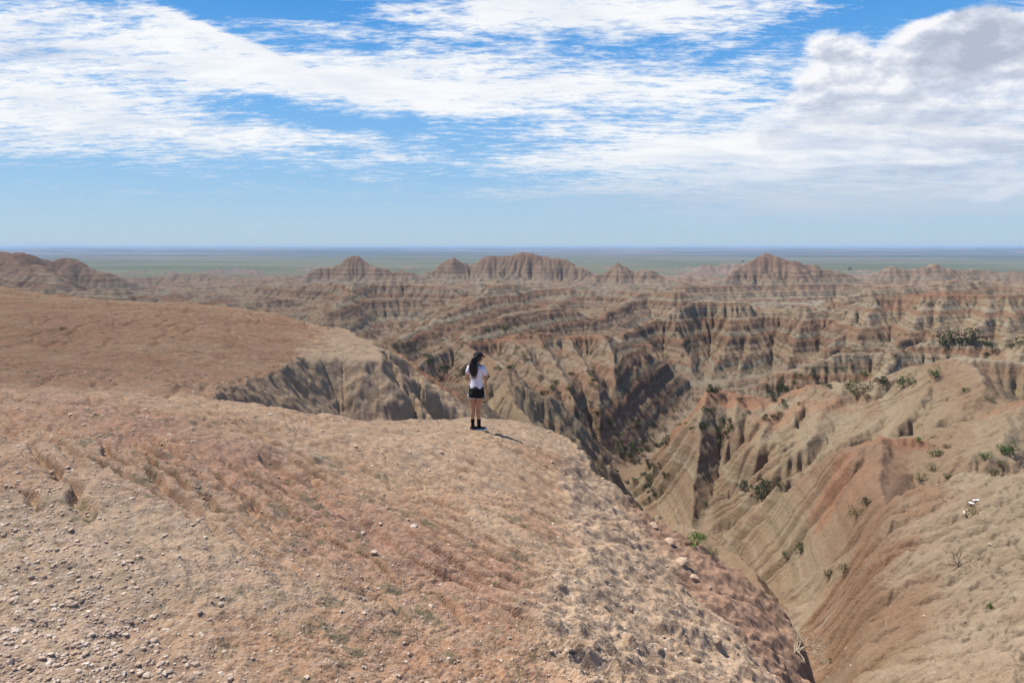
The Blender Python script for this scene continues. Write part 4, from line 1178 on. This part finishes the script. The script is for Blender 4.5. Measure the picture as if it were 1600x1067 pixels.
NAMED_SHRUBS = [
    (1580, 712, 46, 'green', 'largest round green shrub on the slope at the right edge'),
    (1540, 716, 26, 'green', 'dark green shrub just left of the biggest round shrub'),
    (1564, 728, 24, 'olive', 'greyish olive shrub just below the biggest round shrub'),
    (1552, 744, 30, 'olive', 'olive shrub in the notch behind the red knoll'),
    (1415, 606, 36, 'green', 'upright green shrub halfway up the tan ridge under its crest'),
    (1465, 590, 30, 'green', 'narrow green shrub hanging just under the tan ridge crest'),
    (1345, 618, 52, 'olive', 'wide olive shrub right of the red capped knob'),
    (1325, 608, 26, 'olive', 'small olive shrub touching the wide one near the knob'),
    (1547, 627, 22, 'olive', 'lone olive shrub on the bare tan slope near the right edge'),
    (1508, 612, 13, 'green', 'tiny green shrub on open tan clay under the ridge crest'),
    (1480, 541, 40, 'dark', 'dark spreading juniper on the hillock before the gullied wall'),
    (1515, 538, 46, 'dark', 'dark broad juniper beside the spreading one on the hillock'),
    (1545, 543, 26, 'dark', 'smaller dark juniper at the end of the hillock row'),
    (1088, 853, 50, 'bright', 'bright green bush at the bottom of the canyon'),
    (1112, 868, 28, 'olive', 'grey green bush beside the bright one in the canyon bottom'),
    (1188, 775, 56, 'dark', 'broad dark shrub in the hollow above the middle spur'),
    (1160, 765, 30, 'dark', 'dark shrub at the left side of the hollow above the spur'),
    (1218, 762, 26, 'olive', 'olive shrub at the right side of the hollow above the spur'),
    (1125, 695, 26, 'olive', 'olive shrub high in the ravine under the red knob'),
    (1105, 790, 22, 'green', 'green shrub in the dark slot of the ravine'),
    (1012, 748, 30, 'dark', 'dark shrub on the foot of the ridge above the canyon'),
    (1342, 806, 44, 'olive', 'olive shrub tucked against the cliff between the spur and the near slope'),
    (1355, 790, 24, 'dark', 'dark shrub in the gully right beside the near cliff'),
    (1252, 860, 26, 'dark', 'dark shrub on the ribs of the middle spur'),
    (1245, 866, 16, 'olive', 'small olive shrub below the dark one on the spur ribs'),
    (1320, 895, 30, 'olive', 'olive shrub at the foot of the spur ribs'),
    (1296, 902, 24, 'dark', 'dark shrub where the ribs meet the ravine'),
    (1435, 692, 14, 'bright', 'small upright bright green shrub above the near red slope'),
    (1461, 684, 20, 'dry', 'straw coloured round tuft on the crest of the spur'),
    (1462, 712, 26, 'green', 'green shrub in the middle of the brushy hollow'),
    (1455, 735, 34, 'olive', 'wide olive shrub low in the brushy hollow'),
    (1478, 700, 18, 'olive', 'pale grey green shrub in the upper brushy hollow'),
    (1482, 748, 18, 'green', 'green shrub right on top of the near red crest'),
    (1440, 752, 26, 'olive', 'olive shrub behind the crest of the near red slope'),
    (1548, 952, 16, 'bright', 'little green weed alone on the near right slope'),
    (1298, 1036, 10, 'bright', 'tiny green weed low in the near ravine'),
    (1524, 803, 42, 'dry', 'straw coloured weed clump holding the white flowers'),
    (98, 516, 15, 'olive', 'small low olive plant on the brow of the left hump'),
    (938, 735, 26, 'olive', 'olive shrub at the canyon mouth just beyond the rim'),
    (765, 520, 16, 'green', 'green shrub on the pale ledge left of the red capped hill'),
    (790, 516, 14, 'green', 'green shrub on the pale ledge behind the red capped hill'),
    (1030, 700, 22, 'dark', 'dark shrub on the long edge of the knob ridge'),
]
rs = random.Random(3)
for px, py, w, kd, lab in NAMED_SHRUBS:
    p = hit(px, py)
    if p is None: continue
    place_shrub(p, max(.08, .85 * w * p.y / FPX), kd, lab, rs=rs)

# scrub on the canyon sides: individuals where they show, the far specks as one mass
cands = []
rg = np.random.default_rng(21)
tries = 0
while len(cands) < 1500 and tries < 14000:
    tries += 1
    px, py = rg.uniform(380, 1600), rg.uniform(425, 930)
    if py > 640 and px < 900: continue
    x_, y_, z_ = px_dir(px, py)
    cands.append((px, py))
hits = []
tl = np.exp(np.arange(math.log(28), math.log(900), .003))
for px, py in cands:
    x_, y_, z_ = px_dir(px, py)
    # skip rays that meet the near humps first
    Xs, Ys, Zs = tl * x_ / y_, tl, tl * z_ / y_
    g = ground_z(Xs, Ys); k = np.nonzero(Zs < g)[0]
    if len(k) == 0: continue
    k = k[0]
    if k < 2: continue
    X0, Y0 = Xs[k], Ys[k]
    i = int((math.log(math.hypot(X0, Y0)) - lr) / duF); j = int((math.atan2(X0, Y0) + TH0) / dthF)
    if not (2 < i < h.shape[0] - 3 and 2 < j < h.shape[1] - 3): continue
    wv = wet[max(0, i - 2):i + 3, max(0, j - 2):j + 3].max()
    curv = h[i - 2:i + 3, j - 2:j + 3].mean() - h[i, j]
    score = wv * 1.2 + .6 * float(gnoise(X0 / 25, Y0 / 25, 55)) + (.5 if 90 < Y0 < 260 else 0) + rg.normal(0, .12)
    if Y0 < 85: score -= .9
    hits.append((score, X0, Y0, float(g[k])))
hits.sort(reverse=True)
hits = hits[:650]
hits_near = sorted(hits, key=lambda q: q[2])[:150]
ids = set(id(q) for q in hits_near)
for q in hits_near:
    _, X0, Y0, Z0 = q
    kd = rs.choice(['dark', 'dark', 'olive', 'green', 'dark'])
    zi = int(kind[int((math.log(math.hypot(X0, Y0)) - lr) / duF), int((math.atan2(X0, Y0) + TH0) / dthF)])
    where = {5: 'gullied side of the brown central hill', 6: 'ribbed side of the red knob ridge', 4: 'ribs of the middle spur'}.get(zi)
    if where is None:
        where = ('foot of the long gullied wall' if Z0 < -32 else 'upper face of the long gullied wall') if (X0 > 40 and Y0 > 125) else ('banded slopes of the middle valley' if Y0 > 180 else ('slope just behind the woman' if X0 < 12 and Y0 < 100 else 'floor of the main canyon'))
    place_shrub(Vector((X0, Y0, Z0)), rs.uniform(.6, 1.5) * (.5 + Y0 / 150), kd, 'small %s shrub on the %s' % (kd if kd != 'green' else 'green leaved', where), 'shrubs on the ' + where, rs=rs, parts=False)
Vs, Fs = [], []; off = 0
lib = []
for kd in ('dark', 'olive'):
    for st, fo in SHRUBS[kd]:
        v = np.zeros(len(fo.vertices) * 3, F32); fo.vertices.foreach_get('co', v); lib.append(v.reshape(-1, 3)[:4 * 150])
f0 = np.arange(600).reshape(-1, 4)
for q in hits:
    if id(q) in ids: continue
    _, X0, Y0, Z0 = q
    for _ in range(rg.integers(1, 4)):
        s_ = rg.uniform(.7, 1.5) * (.6 + Y0 / 260)
        xx, yy = X0 + rg.normal(0, s_ * .8), Y0 + rg.normal(0, s_ * .8)
        v = lib[rg.integers(len(lib))] * s_ * np.array([1, 1, .9]) + (xx, yy, float(ground_z(xx, yy)) - .05)
        Vs.append(v); Fs.append(f0 + off); off += 600
link('scrub_vegetation', tris_mesh('scrub_vegetation', np.concatenate(Vs), np.concatenate(Fs), LEAF['dark']), kind='stuff', label='dark scrub speckling the far gullies')

# dry grass and straw on the humps
def dry_grass():
    rg = np.random.default_rng(31); V, Fc = [], []
    spots = [(640, 728, .5, 60), (560, 745, .5, 40), (690, 770, .6, 50), (810, 800, .5, 40), (860, 860, .5, 60), (800, 975, .4, 60), (760, 1010, .4, 50), (520, 760, .3, 25), (1240, 870, .0, 0),
             (1420, 900, 1.5, 90), (1380, 990, 1.2, 80), (1525, 800, .7, 120), (1400, 800, .8, 60), (300, 690, .4, 20), (640, 940, .4, 30), (420, 820, .4, 30)]
    for px, py, sp, n in spots:
        p = hit(px, py)
        if p is None or n == 0: continue
        for _ in range(n):
            X, Y = p.x + rg.normal(0, sp * .5), p.y + rg.normal(0, sp * .5)
            z = float(ground_z(X, Y)); L = rg.uniform(.04, .10) * (1 + p.y * .03); a = rg.uniform(0, 6.28)
            tip = np.array([X + L * .8 * math.cos(a), Y + L * .8 * math.sin(a), z + L * rg.uniform(.3, 1)])
            w = .0012 * (1 + p.y * .12); nx, ny = -math.sin(a) * w, math.cos(a) * w
            b = len(V); V += [(X - nx, Y - ny, z - .005), (X + nx, Y + ny, z - .005), tuple(tip)]; Fc.append((b, b + 1, b + 2))
    link('grass', tris_mesh('grass', V, Fc, simple_mat('straw', (.44, .34, .17), .8, var=.3)), kind='stuff', label='sparse dry straw on the clay')
dry_grass()

# white flowers held by the straw clump
def flowers():
    white = simple_mat('petal_white', (.86, .86, .84), .6, var=.03)
    rg = random.Random(4)
    for px, py, n, s, lab in ((1521, 790, 9, .34, 'upper of the two bunches of white blossom on the near right slope'), (1511, 803, 5, .24, 'lower of the two bunches of white blossom on the near right slope')):
        p = hit(px, py); V, Fc = [], []
        for _ in range(n):
            c = Vector((rg.uniform(-.5, .5) * s * 1.3, rg.uniform(-.4, .4) * s, rg.uniform(.15, .5) * s))
            for k in range(7):
                a = 6.283 * k / 7; u = Vector((math.cos(a), math.sin(a), .35)); w = Vector((-math.sin(a), math.cos(a), 0)); q = s * .2
                b = len(V); V += [c, c + u * q * .6 + w * q * .35, c + u * q, c + u * q * .6 - w * q * .35]; Fc.append((b, b + 1, b + 2, b + 3))
        stems = [tube([(rg.uniform(-.05, .05), rg.uniform(-.05, .05), -.05), (rg.uniform(-.4, .4) * s, rg.uniform(-.3, .3) * s, .4 * s)], [.006, .003], 4) for _ in range(n)]
        t_ = bpy.data.objects.new('flower', None); C.objects.link(t_); t_.location = p
        sv, sf = join_parts(stems)
        link('stem', mesh_from('stem', sv, sf, True, [LEAF['dry']]), parent=t_); link('blossom', mesh_from('blossom', V, Fc, False, [white]), parent=t_)
        t_['label'] = lab; t_['category'] = 'flower'
flowers()

# bleached roots hanging over the undercut bank, and a few bare bushes
def dead_bush(px, py, s, lab, col, seed, n=26, up=1.0):
    p = hit(px, py)
    if p is None: return
    rg = random.Random(seed); parts = []
    def grow(a, d, L, r_, dep):
        pts = [a]
        for i in range(4):
            d = (d + Vector((rg.gauss(0, .28), rg.gauss(0, .28), rg.gauss(0, .2)))).normalized()
            pts.append(pts[-1] + d * L / 4)
        parts.append(tube(pts, [r_ * (1 - .18 * i) for i in range(5)], 4))
        if dep:
            for _ in range(3): grow(pts[rg.randint(1, 4)], (d + Vector((rg.gauss(0, .6), rg.gauss(0, .6), rg.gauss(0, .5)))).normalized(), L * .6, r_ * .55, dep - 1)
    for _ in range(n // 4):
        grow(Vector((rg.gauss(0, .05) * s, rg.gauss(0, .05) * s, -.03)), Vector((rg.gauss(0, .7), rg.gauss(0, .7), up)).normalized(), s * .6, s * .014, 2)
    v, f = join_parts(parts)
    o = link('dead_bush', mesh_from('dead_bush', v, f, True, [simple_mat('bare_wood', col, .9, var=.3)]), label=lab, category='dead bush')
    o.location = p
dead_bush(1240, 1012, .6, 'bleached bare twigs hanging over the undercut bank of the near ravine', (.52, .43, .30), 2, 36, .5)
dead_bush(1500, 885, .8, 'dark bare twigs in the hollow of the near right slope', (.12, .085, .06), 3, 30, .8)
dead_bush(820, 700 - 135, 3.0, 'bare branched bush on the pale ledge right above the woman', (.10, .08, .055), 4, 36, .9)

# a lone tree on the plain
def lone_tree(px, Y, s, lab):
    x_, y_, z_ = px_dir(px, 420)
    X = x_ / y_ * Y
    z = -61.8
    t_ = bpy.data.objects.new('tree', None); C.objects.link(t_); t_.location = (X, Y, z)
    v, f = tube([(0, 0, 0), (0, .1, s * .3), (0, 0, s * .6)], [s * .05, s * .04, s * .02], 6)
    link('trunk', mesh_from('trunk', v, f, True, [BARK]), parent=t_)
    cr = bpy.data.objects.new('crown', SHRUBS['dark'][0][1]); C.objects.link(cr); cr.parent = t_; cr.location = (0, 0, s * .2); cr.scale = (s * .8, s * .8, s)
    t_['label'] = lab; t_['category'] = 'tree'
lone_tree(1328, 1750, 13, 'lone dark tree on the prairie right of the pyramid butte')
lone_tree(1160, 2600, 14, 'small dark tree on the prairie left of the pyramid butte')

# ------------------------------------------------------------------ the woman
SKIN = simple_mat('skin', (.50, .27, .165), .5, col2=(.44, .225, .135), scale=9, spec=.35)
SHIRT = simple_mat('white_cotton', (.74, .71, .80), .9, var=.05, scale=14, spec=.1)
BLACK = simple_mat('black_cloth', (.012, .012, .014), .8, var=.3, spec=.2)
HAIR = simple_mat('dark_hair', (.020, .011, .009), .45, var=.4, scale=30, spec=.5)
WHITE = simple_mat('white_trim', (.75, .75, .75), .8, var=.03)
PINK = simple_mat('pink_sole', (.65, .30, .30), .7, var=.1)
YELLOW = simple_mat('print_yellow', (.55, .50, .08), .9, var=.1)
TEAL = simple_mat('print_green', (.05, .20, .13), .9, var=.1)

def loft(rings, seg=24, cap=True, noise=0.0, seed=0):
    """rings of (centre, half-width, half-depth, yaw[, tilt vector]) joined into a tube"""
    rg = random.Random(seed); V, Fc = [], []
    for i, q in enumerate(rings):
        c, rx, ry, yaw = q[:4]
        ax = Vector(q[4]).normalized() if len(q) > 4 else Vector((0, 0, 1))
        rot = Vector((0, 0, 1)).rotation_difference(ax)
        for k in range(seg):
            a = 2 * math.pi * k / seg
            w = 1 + noise * math.sin(a * 5 + i * 1.3 + seed) + noise * rg.uniform(-.5, .5)
            v = Vector((rx * math.cos(a) * w, ry * math.sin(a) * w, 0)); v.rotate(Matrix.Rotation(-yaw, 3, 'Z')); v.rotate(rot)
            V.append(Vector(c) + v)
        if i:
            b = (i - 1) * seg
            for k in range(seg): Fc.append((b + k, b + (k + 1) % seg, b + seg + (k + 1) % seg, b + seg + k))
    if cap:
        for base, c, fl in ((0, rings[0][0], True), ((len(rings) - 1) * seg, rings[-1][0], False)):
            n = len(V); V.append(Vector(c))
            for k in range(seg):
                t3 = (base + k, base + (k + 1) % seg, n)
                Fc.append(t3[::-1] if fl else t3)
    return V, Fc

def skinned(nodes, edges, root, sub=2):
    """grow one continuous surface over a skeleton of (x, y, z, radius x, radius y)"""
    me = bpy.data.meshes.new('skeleton')
    me.from_pydata([n[:3] for n in nodes], edges, [])
    o = bpy.data.objects.new('skeleton', me); C.objects.link(o)
    sk = o.modifiers.new('s', 'SKIN'); sk.use_smooth_shade = True
    ss = o.modifiers.new('d', 'SUBSURF'); ss.levels = sub; ss.render_levels = sub
    lay = me.skin_vertices[0].data if me.skin_vertices else None
    for i, n in enumerate(nodes):
        lay[i].radius = (n[3], n[4] if len(n) > 4 else n[3]); lay[i].use_root = (i in root)
    dg = bpy.context.evaluated_depsgraph_get(); dg.update()
    ev = o.evaluated_get(dg); m2 = bpy.data.meshes.new_from_object(ev)
    V = [v.co.copy() for v in m2.vertices]; Fc = [tuple(p.vertices) for p in m2.polygons]
    bpy.data.objects.remove(o); bpy.data.meshes.remove(m2)
    return V, Fc

def person(loc):
    root = bpy.data.objects.new('person', None); C.objects.link(root); root.location = loc
    root['label'] = 'woman with long dark hair in a white T-shirt and black shorts standing at the edge'
    root['category'] = 'person'
    def add(name, vf, mat, parent=root, sm=True):
        return link(name, mesh_from(name, vf[0], vf[1], sm, [mat]), parent=parent)
    Y1 = math.radians(22)
    N = []; E = []
    def node(*a, frm=None):
        N.append(a); i = len(N) - 1
        if frm is not None: E.append((frm, i))
        return i
    pel = node(0, .005, .93, .125, .09)
    wst = node(.0, .005, 1.09, .098, .075, frm=pel)
    chs = node(.004, .0, 1.24, .115, .085, frm=wst)
    upc = node(.008, .005, 1.345, .085, .065, frm=chs)
    nk0 = node(.014, .010, 1.405, .048, frm=upc)
    nk1 = node(.030, .018, 1.475, .044, frm=nk0)
    hd = node(.040, .024, 1.53, .05, frm=nk1)
    for sx, pts in ((-1, [(-.068, .015, .86, .085), (-.076, .018, .70, .079), (-.082, .022, .58, .066), (-.084, .026, .47, .051), (-.083, .008, .36, .052), (-.085, .012, .23, .037), (-.086, .020, .10, .030), (-.080, .035, .055, .032)]),
                    (1, [(.072, -.012, .86, .088), (.062, -.006, .70, .082), (.052, .002, .58, .068), (.045, .008, .47, .053), (.038, -.012, .36, .054), (.040, -.008, .23, .038), (.044, .0, .10, .030), (.058, .012, .055, .032)])):
        f = pel
        for q in pts: f = node(*q, frm=f)
    hands = []
    for pts in ([(-.095, .035, 1.365, .05), (-.150, .052, 1.335, .043), (-.178, .060, 1.24, .036), (-.192, .070, 1.16, .034), (-.196, .085, 1.08, .032), (-.150, .165, 1.06, .028), (-.085, .225, 1.07, .021)],
                [(.105, -.030, 1.365, .05), (.152, -.048, 1.335, .043), (.172, -.050, 1.24, .036), (.182, -.046, 1.15, .034), (.188, -.036, 1.06, .031), (.200, -.010, .97, .028), (.212, .012, .885, .020)]):
        f = upc
        for q in pts: f = node(*q, frm=f)
        hands.append((f, pts[-1], pts[-2]))
    roots = {pel}
    body = [skinned(N, E, roots)]
    # hands: a palm that continues the wrist and five separate fingers
    for (f, w, e) in hands:
        W = Vector(w[:3]); d = (W - Vector(e[:3])).normalized()
        side = d.cross(Vector((0, 1, 0))).normalized() if abs(d.y) < .8 else Vector((0, 0, 1))
        side = Vector((0, 1, 0)) - d * d.y
        side = side.normalized() if side.length > .2 else Vector((0, 0, 1))
        curl = d.cross(side).normalized()
        if curl.x > 0 and W.x > 0: curl = -curl
        pn = [(*(W - d * .01), .019), (*(W + d * .035), .020, .014), (*(W + d * .075), .024, .012)]
        body.append(skinned(pn, [(0, 1), (1, 2)], {0}))
        for k, (o_, L) in enumerate(((-.026, .062), (-.009, .072), (.009, .068), (.025, .055))):
            b0 = W + d * .070 + side * o_
            p1 = b0 + d * L * .45 + curl * .006; p2 = p1 + d * L * .32 + curl * L * .22; p3 = p2 + d * L * .12 + curl * L * .26
            body.append(skinned([(*b0, .0088), (*p1, .0082), (*p2, .0074), (*p3, .006)], [(0, 1), (1, 2), (2, 3)], {0}, 1))
        b0 = W + d * .028 - side * .018; p1 = b0 + d * .026 - side * .022 + curl * .006; p2 = p1 + d * .030 - side * .004 + curl * .012
        body.append(skinned([(*b0, .011), (*p1, .0095), (*p2, .007)], [(0, 1), (1, 2)], {0}, 1))
    # head, turned to the right: x along the gaze, y to her left, z up
    gaze = math.radians(68)
    HC = Vector((.048, .030, 1.558))
    fwd = Vector((math.sin(gaze), math.cos(gaze), -.04)).normalized(); up = Vector((0, 0, 1)); lft = up.cross(fwd).normalized()
    def hp(a, b, c): return HC + fwd * a + lft * b + up * c
    V, Fc = [], []
    nu, nv = 28, 20
    for i in range(nv + 1):
        ph = math.pi * i / nv
        for j in range(nu):
            th = 2 * math.pi * j / nu
            cx, cyy, cz = math.sin(ph) * math.cos(th), math.sin(ph) * math.sin(th), math.cos(ph)
            a = .092 * cx; b = .074 * cyy; c = .108 * cz
            if cz < 0:                                   # jaw narrows, chin forward
                a = a * (1 - .10 * -cz) + .018 * -cz; b *= 1 + .32 * cz
            if cx > .5 and abs(cyy) < .25:               # face: brow, nose, lips, chin
                w = (1 - abs(cyy) / .25)
                for z0, s0, amp in ((-.015, .016, .017), (.022, .010, .004), (-.048, .008, .005), (-.062, .006, .003), (-.090, .014, .007)):
                    a += amp * w * math.exp(-((c - z0) / s0) ** 2)
            if cx > .6 and .2 < abs(cyy) < .5: a -= .005 * math.exp(-((c - .012) / .012) ** 2)
            V.append(hp(a, b, c))
    for i in range(nv):
        for j in range(nu): Fc.append((i * nu + j, i * nu + (j + 1) % nu, (i + 1) * nu + (j + 1) % nu, (i + 1) * nu + j))
    body.append((V, [f[::-1] for f in Fc]))
    for sgn in (-1, 1):                                   # ears
        body.append(loft([(hp(-.005, sgn * .070, -.01), .006, .014, 0), (hp(-.008, sgn * .080, -.005), .010, .026, 0), (hp(-.012, sgn * .084, .0), .004, .018, 0)], 10))
    add('body', join_parts(body), SKIN)
    dk = simple_mat('eye_dark', (.02, .015, .012), .3); lip = simple_mat('lip', (.42, .14, .12), .5)
    for sgn in (-1, 1):
        iv, if_ = ico(1)
        add('eye', ([hp(.080, sgn * .029, .012) + Vector(v) * .008 for v in iv], [tuple(f) for f in if_]), dk)
    add('lips', ([hp(.088, 0, -.054) + (fwd * v[0] * .007 + lft * v[1] * .018 + up * v[2] * .005) for v in iv], [tuple(f) for f in if_]), lip)
    # T-shirt
    torso = [((.0, .004, .835), .158, .112, Y1), ((.0, .004, .86), .160, .115, Y1), ((.0, .004, .93), .156, .112, Y1), ((.001, .004, 1.01), .138, .100, Y1), ((.001, .003, 1.09), .130, .093, Y1), ((.003, .001, 1.17), .140, .099, Y1),
             ((.004, .0, 1.25), .152, .104, Y1), ((.005, .002, 1.31), .160, .098, Y1), ((.007, .004, 1.352), .150, .082, Y1), ((.010, .007, 1.388), .108, .066, Y1), ((.013, .010, 1.412), .060, .056, Y1)]
    sh = [loft(torso, 36, False, .012, 3)]
    for pts in ([(-.100, .036, 1.352), (-.150, .052, 1.328), (-.176, .060, 1.26), (-.186, .064, 1.20)], [(.108, -.032, 1.352), (.152, -.048, 1.328), (.172, -.052, 1.26), (.181, -.050, 1.19)]):
        rr_ = (.055, .056, .054, .055); rgs = []
        for i, q in enumerate(pts):
            a, b = Vector(pts[max(0, i - 1)]), Vector(pts[min(3, i + 1)])
            rgs.append((q, rr_[i], rr_[i] * .95, 0, (b - a)))
        sh.append(loft(rgs, 18, False, .02, 5))
    shirt = add('t_shirt', join_parts(sh), SHIRT)
    shirt.modifiers.new('d', 'SOLIDIFY').thickness = .003
    # small coloured print on the back, half covered by the hair
    for x_, z_, w_, h_, m_ in ((-.085, 1.118, .026, .016, YELLOW), (-.045, 1.112, .022, .018, YELLOW), (-.066, 1.135, .03, .020, TEAL), (-.028, 1.13, .012, .026, TEAL)):
        cxx, cyy_ = x_, -.094 - .0
        n_ = Vector((-math.sin(Y1), -math.cos(Y1), 0)); tg = Vector((math.cos(Y1), -math.sin(Y1), 0))
        # stand it on the cloth: follow the torso ellipse
        a = x_ / .136; bdep = .100 * math.sqrt(max(.1, 1 - a * a))
        c_ = tg * x_ + n_ * (bdep + .006)
        q = [c_ + tg * sx * w_ / 2 + Vector((0, 0, z_ + sz * h_ / 2)) + n_ * d_ for d_ in (0, .002) for sx, sz in ((-1, -1), (1, -1), (1, 1), (-1, 1))]
        add('print', (q, [(3, 2, 1, 0), (4, 5, 6, 7), (0, 1, 5, 4), (1, 2, 6, 5), (2, 3, 7, 6), (3, 0, 4, 7)]), m_, shirt, False)
    # running shorts with a white piped, notched hem
    hipr = [((.0, .004, .955), .146, .104, Y1), ((.0, .004, .90), .158, .113, Y1), ((.0, .004, .84), .164, .118, Y1), ((.0, .004, .79), .163, .117, Y1), ((.0, .004, .765), .155, .11, Y1)]
    so = [loft(hipr, 30, False, .008, 1),
          loft([((-.070, .015, .82), .092, .098, 0), ((-.078, .018, .76), .096, .100, 0), ((-.082, .018, .70), .101, .102, 0)], 22, False, .015, 2),
          loft([((.072, -.012, .82), .094, .100, 0), ((.066, -.010, .76), .099, .103, 0), ((.064, -.008, .695), .105, .106, 0)], 22, False, .015, 4)]
    shorts = add('shorts', join_parts(so), BLACK)
    shorts.modifiers.new('d', 'SOLIDIFY').thickness = .004
    for c, rx, ry, sgn in (((-.082, .018), .103, .104, -1), ((.064, -.008), .107, .108, 1)):
        pts = []
        for k in range(33):
            a = 2 * math.pi * k / 32
            lift = max(0, math.cos(a) * sgn) ** 6 * .075           # hem climbs at the outer side
            pts.append((c[0] + rx * math.cos(a), c[1] + ry * math.sin(a), .700 + lift))
        add('piping', tube(pts, [.0055] * 33, 6), WHITE, shorts)
    # socks and shoes
    for ax_, ay_, deg, dx_ in ((-.086, .018, 35, 0), (.046, -.002, 62, 0)):
        add('sock', loft([((ax_, ay_ + .004, .06), .040, .044, 0), ((ax_, ay_, .12), .037, .039, 0), ((ax_, ay_ - .006, .20), .042, .043, 0), ((ax_, ay_ - .008, .235), .044, .045, 0)], 18, False), BLACK)
        g = math.radians(deg); fd = Vector((math.sin(g), math.cos(g), 0)); sd2 = Vector((math.cos(g), -math.sin(g), 0))
        base = Vector((ax_, ay_, 0))
        up_r = []
        # cross sections from heel to toe: (along, half width, height)
        prof = [(-.070, .020, .045), (-.060, .032, .078), (-.030, .036, .090), (.010, .037, .088), (.050, .041, .070), (.095, .045, .055), (.135, .043, .045), (.165, .034, .036), (.182, .016, .024)]
        V, Fc = [], []
        m = 14
        for (al, hw, hh) in prof:
            for k in range(m):
                a = 2 * math.pi * k / m
                zz_ = max(0.018, .018 + (hh - .018) * (.5 + .5 * math.sin(a)) ** .8)
                V.append(base + fd * al + sd2 * hw * math.cos(a) + Vector((0, 0, zz_)))
        for i in range(len(prof) - 1):
            for k in range(m): Fc.append((i * m + k, i * m + (k + 1) % m, (i + 1) * m + (k + 1) % m, (i + 1) * m + k))
        Fc.append(tuple(range(m))); Fc.append(tuple((len(prof) - 1) * m + k for k in range(m))[::-1])
        shoe = add('shoe', (V, Fc), BLACK)
        V, Fc = [], []
        n = len(prof)
        for zz_, ex in ((-.012, .001), (.020, .004)):
            for sgn in (1, -1):
                for (al, hw, hh) in (prof if sgn == 1 else prof[::-1]): V.append(base + fd * al * 1.03 + sd2 * sgn * (hw + ex) + Vector((0, 0, zz_)))
        for k in range(2 * n): Fc.append((k, (k + 1) % (2 * n), 2 * n + (k + 1) % (2 * n), 2 * n + k))
        Fc.append(tuple(range(2 * n))[::-1]); Fc.append(tuple(2 * n + k for k in range(2 * n)))
        add('sole', (V, Fc), WHITE if deg > 50 else PINK, shoe, False)
    # hair: a cap of hair on the skull and long wavy locks down the back
    rgh = random.Random(12)
    sv, sf = ico(3)
    skull = [hp(-.010 + v[0] * .098, v[1] * .084, .012 + v[2] * .105) for v in sv if True]
    keep = [tuple(f) for f in sf if not (np.mean([sv[i][0] for i in f]) > .45 and np.mean([sv[i][2] for i in f]) < .45)]
    locks = [(skull, keep)]
    for k in range(120):
        a = rgh.uniform(-1, 1)
        st = hp(-.045 + rgh.uniform(-.045, .05), a * .075, .02 + rgh.uniform(-.05, .05))
        end_z = 1.085 + abs(a) * .10 + rgh.uniform(0, .13) ** 1.0
        ex = -.045 + a * .055 + rgh.uniform(-.02, .02)
        pts, rd = [], []
        ph = rgh.uniform(0, 6.28); am = rgh.uniform(.004, .014)
        for i in range(15):
            t_ = i / 14
            x_ = st.x + (ex - st.x) * min(1, t_ * 1.35) ** .8 + am * math.sin(ph + t_ * 15) - .02 * math.sin(t_ * 3.1) + a * .030 * math.sin(t_ * 3.14)
            y_ = st.y + (-.118 - st.y) * min(1, t_ * 1.9) ** .9 + am * .7 * math.cos(ph + t_ * 13) - rgh.uniform(0, .01)
            z_ = st.z + (end_z - st.z) * t_
            pts.append((x_, y_, z_)); rd.append(.0105 * (1 - t_ ** 3 * .85))
        locks.append(tube(pts, rd, 5))
    add('hair', join_parts(locks), HAIR)
    # baseball cap
    V, Fc = [], []
    nu, nv = 28, 9
    for i in range(nv + 1):
        ph = .5 * math.pi * i / nv
        for j in range(nu):
            th = 2 * math.pi * j / nu
            V.append(hp(-.006 + .106 * math.sin(ph) * math.cos(th), .090 * math.sin(ph) * math.sin(th), .038 + .083 * math.cos(ph)))
    for i in range(nv):
        for j in range(nu): Fc.append((i * nu + j, (i + 1) * nu + j, (i + 1) * nu + (j + 1) % nu, i * nu + (j + 1) % nu))
    cp = add('cap', (V, Fc), BLACK); cp.modifiers.new('d', 'SOLIDIFY').thickness = .003
    V, Fc = [], []
    for i in range(7):
        for j in range(13):
            b = (j / 12 - .5) * 2; t_ = i / 6
            a0 = .106 * math.sqrt(max(0, 1 - (b * .78) ** 2)) - .010
            V.append(hp(a0 + t_ * (.068 * (1 - .35 * b * b)), b * .072, .036 - .012 * b * b - .014 * t_))
    for i in range(6):
        for j in range(12): Fc.append((i * 13 + j, i * 13 + j + 1, (i + 1) * 13 + j + 1, (i + 1) * 13 + j))
    br = add('brim', (V, Fc), BLACK, cp); br.modifiers.new('d', 'SOLIDIFY').thickness = .004
    iv, if_ = ico(1)
    add('button', ([hp(-.006, 0, .122) + Vector(v) * .006 for v in iv], [tuple(f) for f in if_]), BLACK, cp)
    return root

pp = hit(745, 671)
print('person at', pp)
PZ = float(min(ground_z(pp.x - .08, pp.y), ground_z(pp.x + .06, pp.y), pp.z))
person((pp.x, pp.y, PZ + .008))
print('done', time.time() - T0)
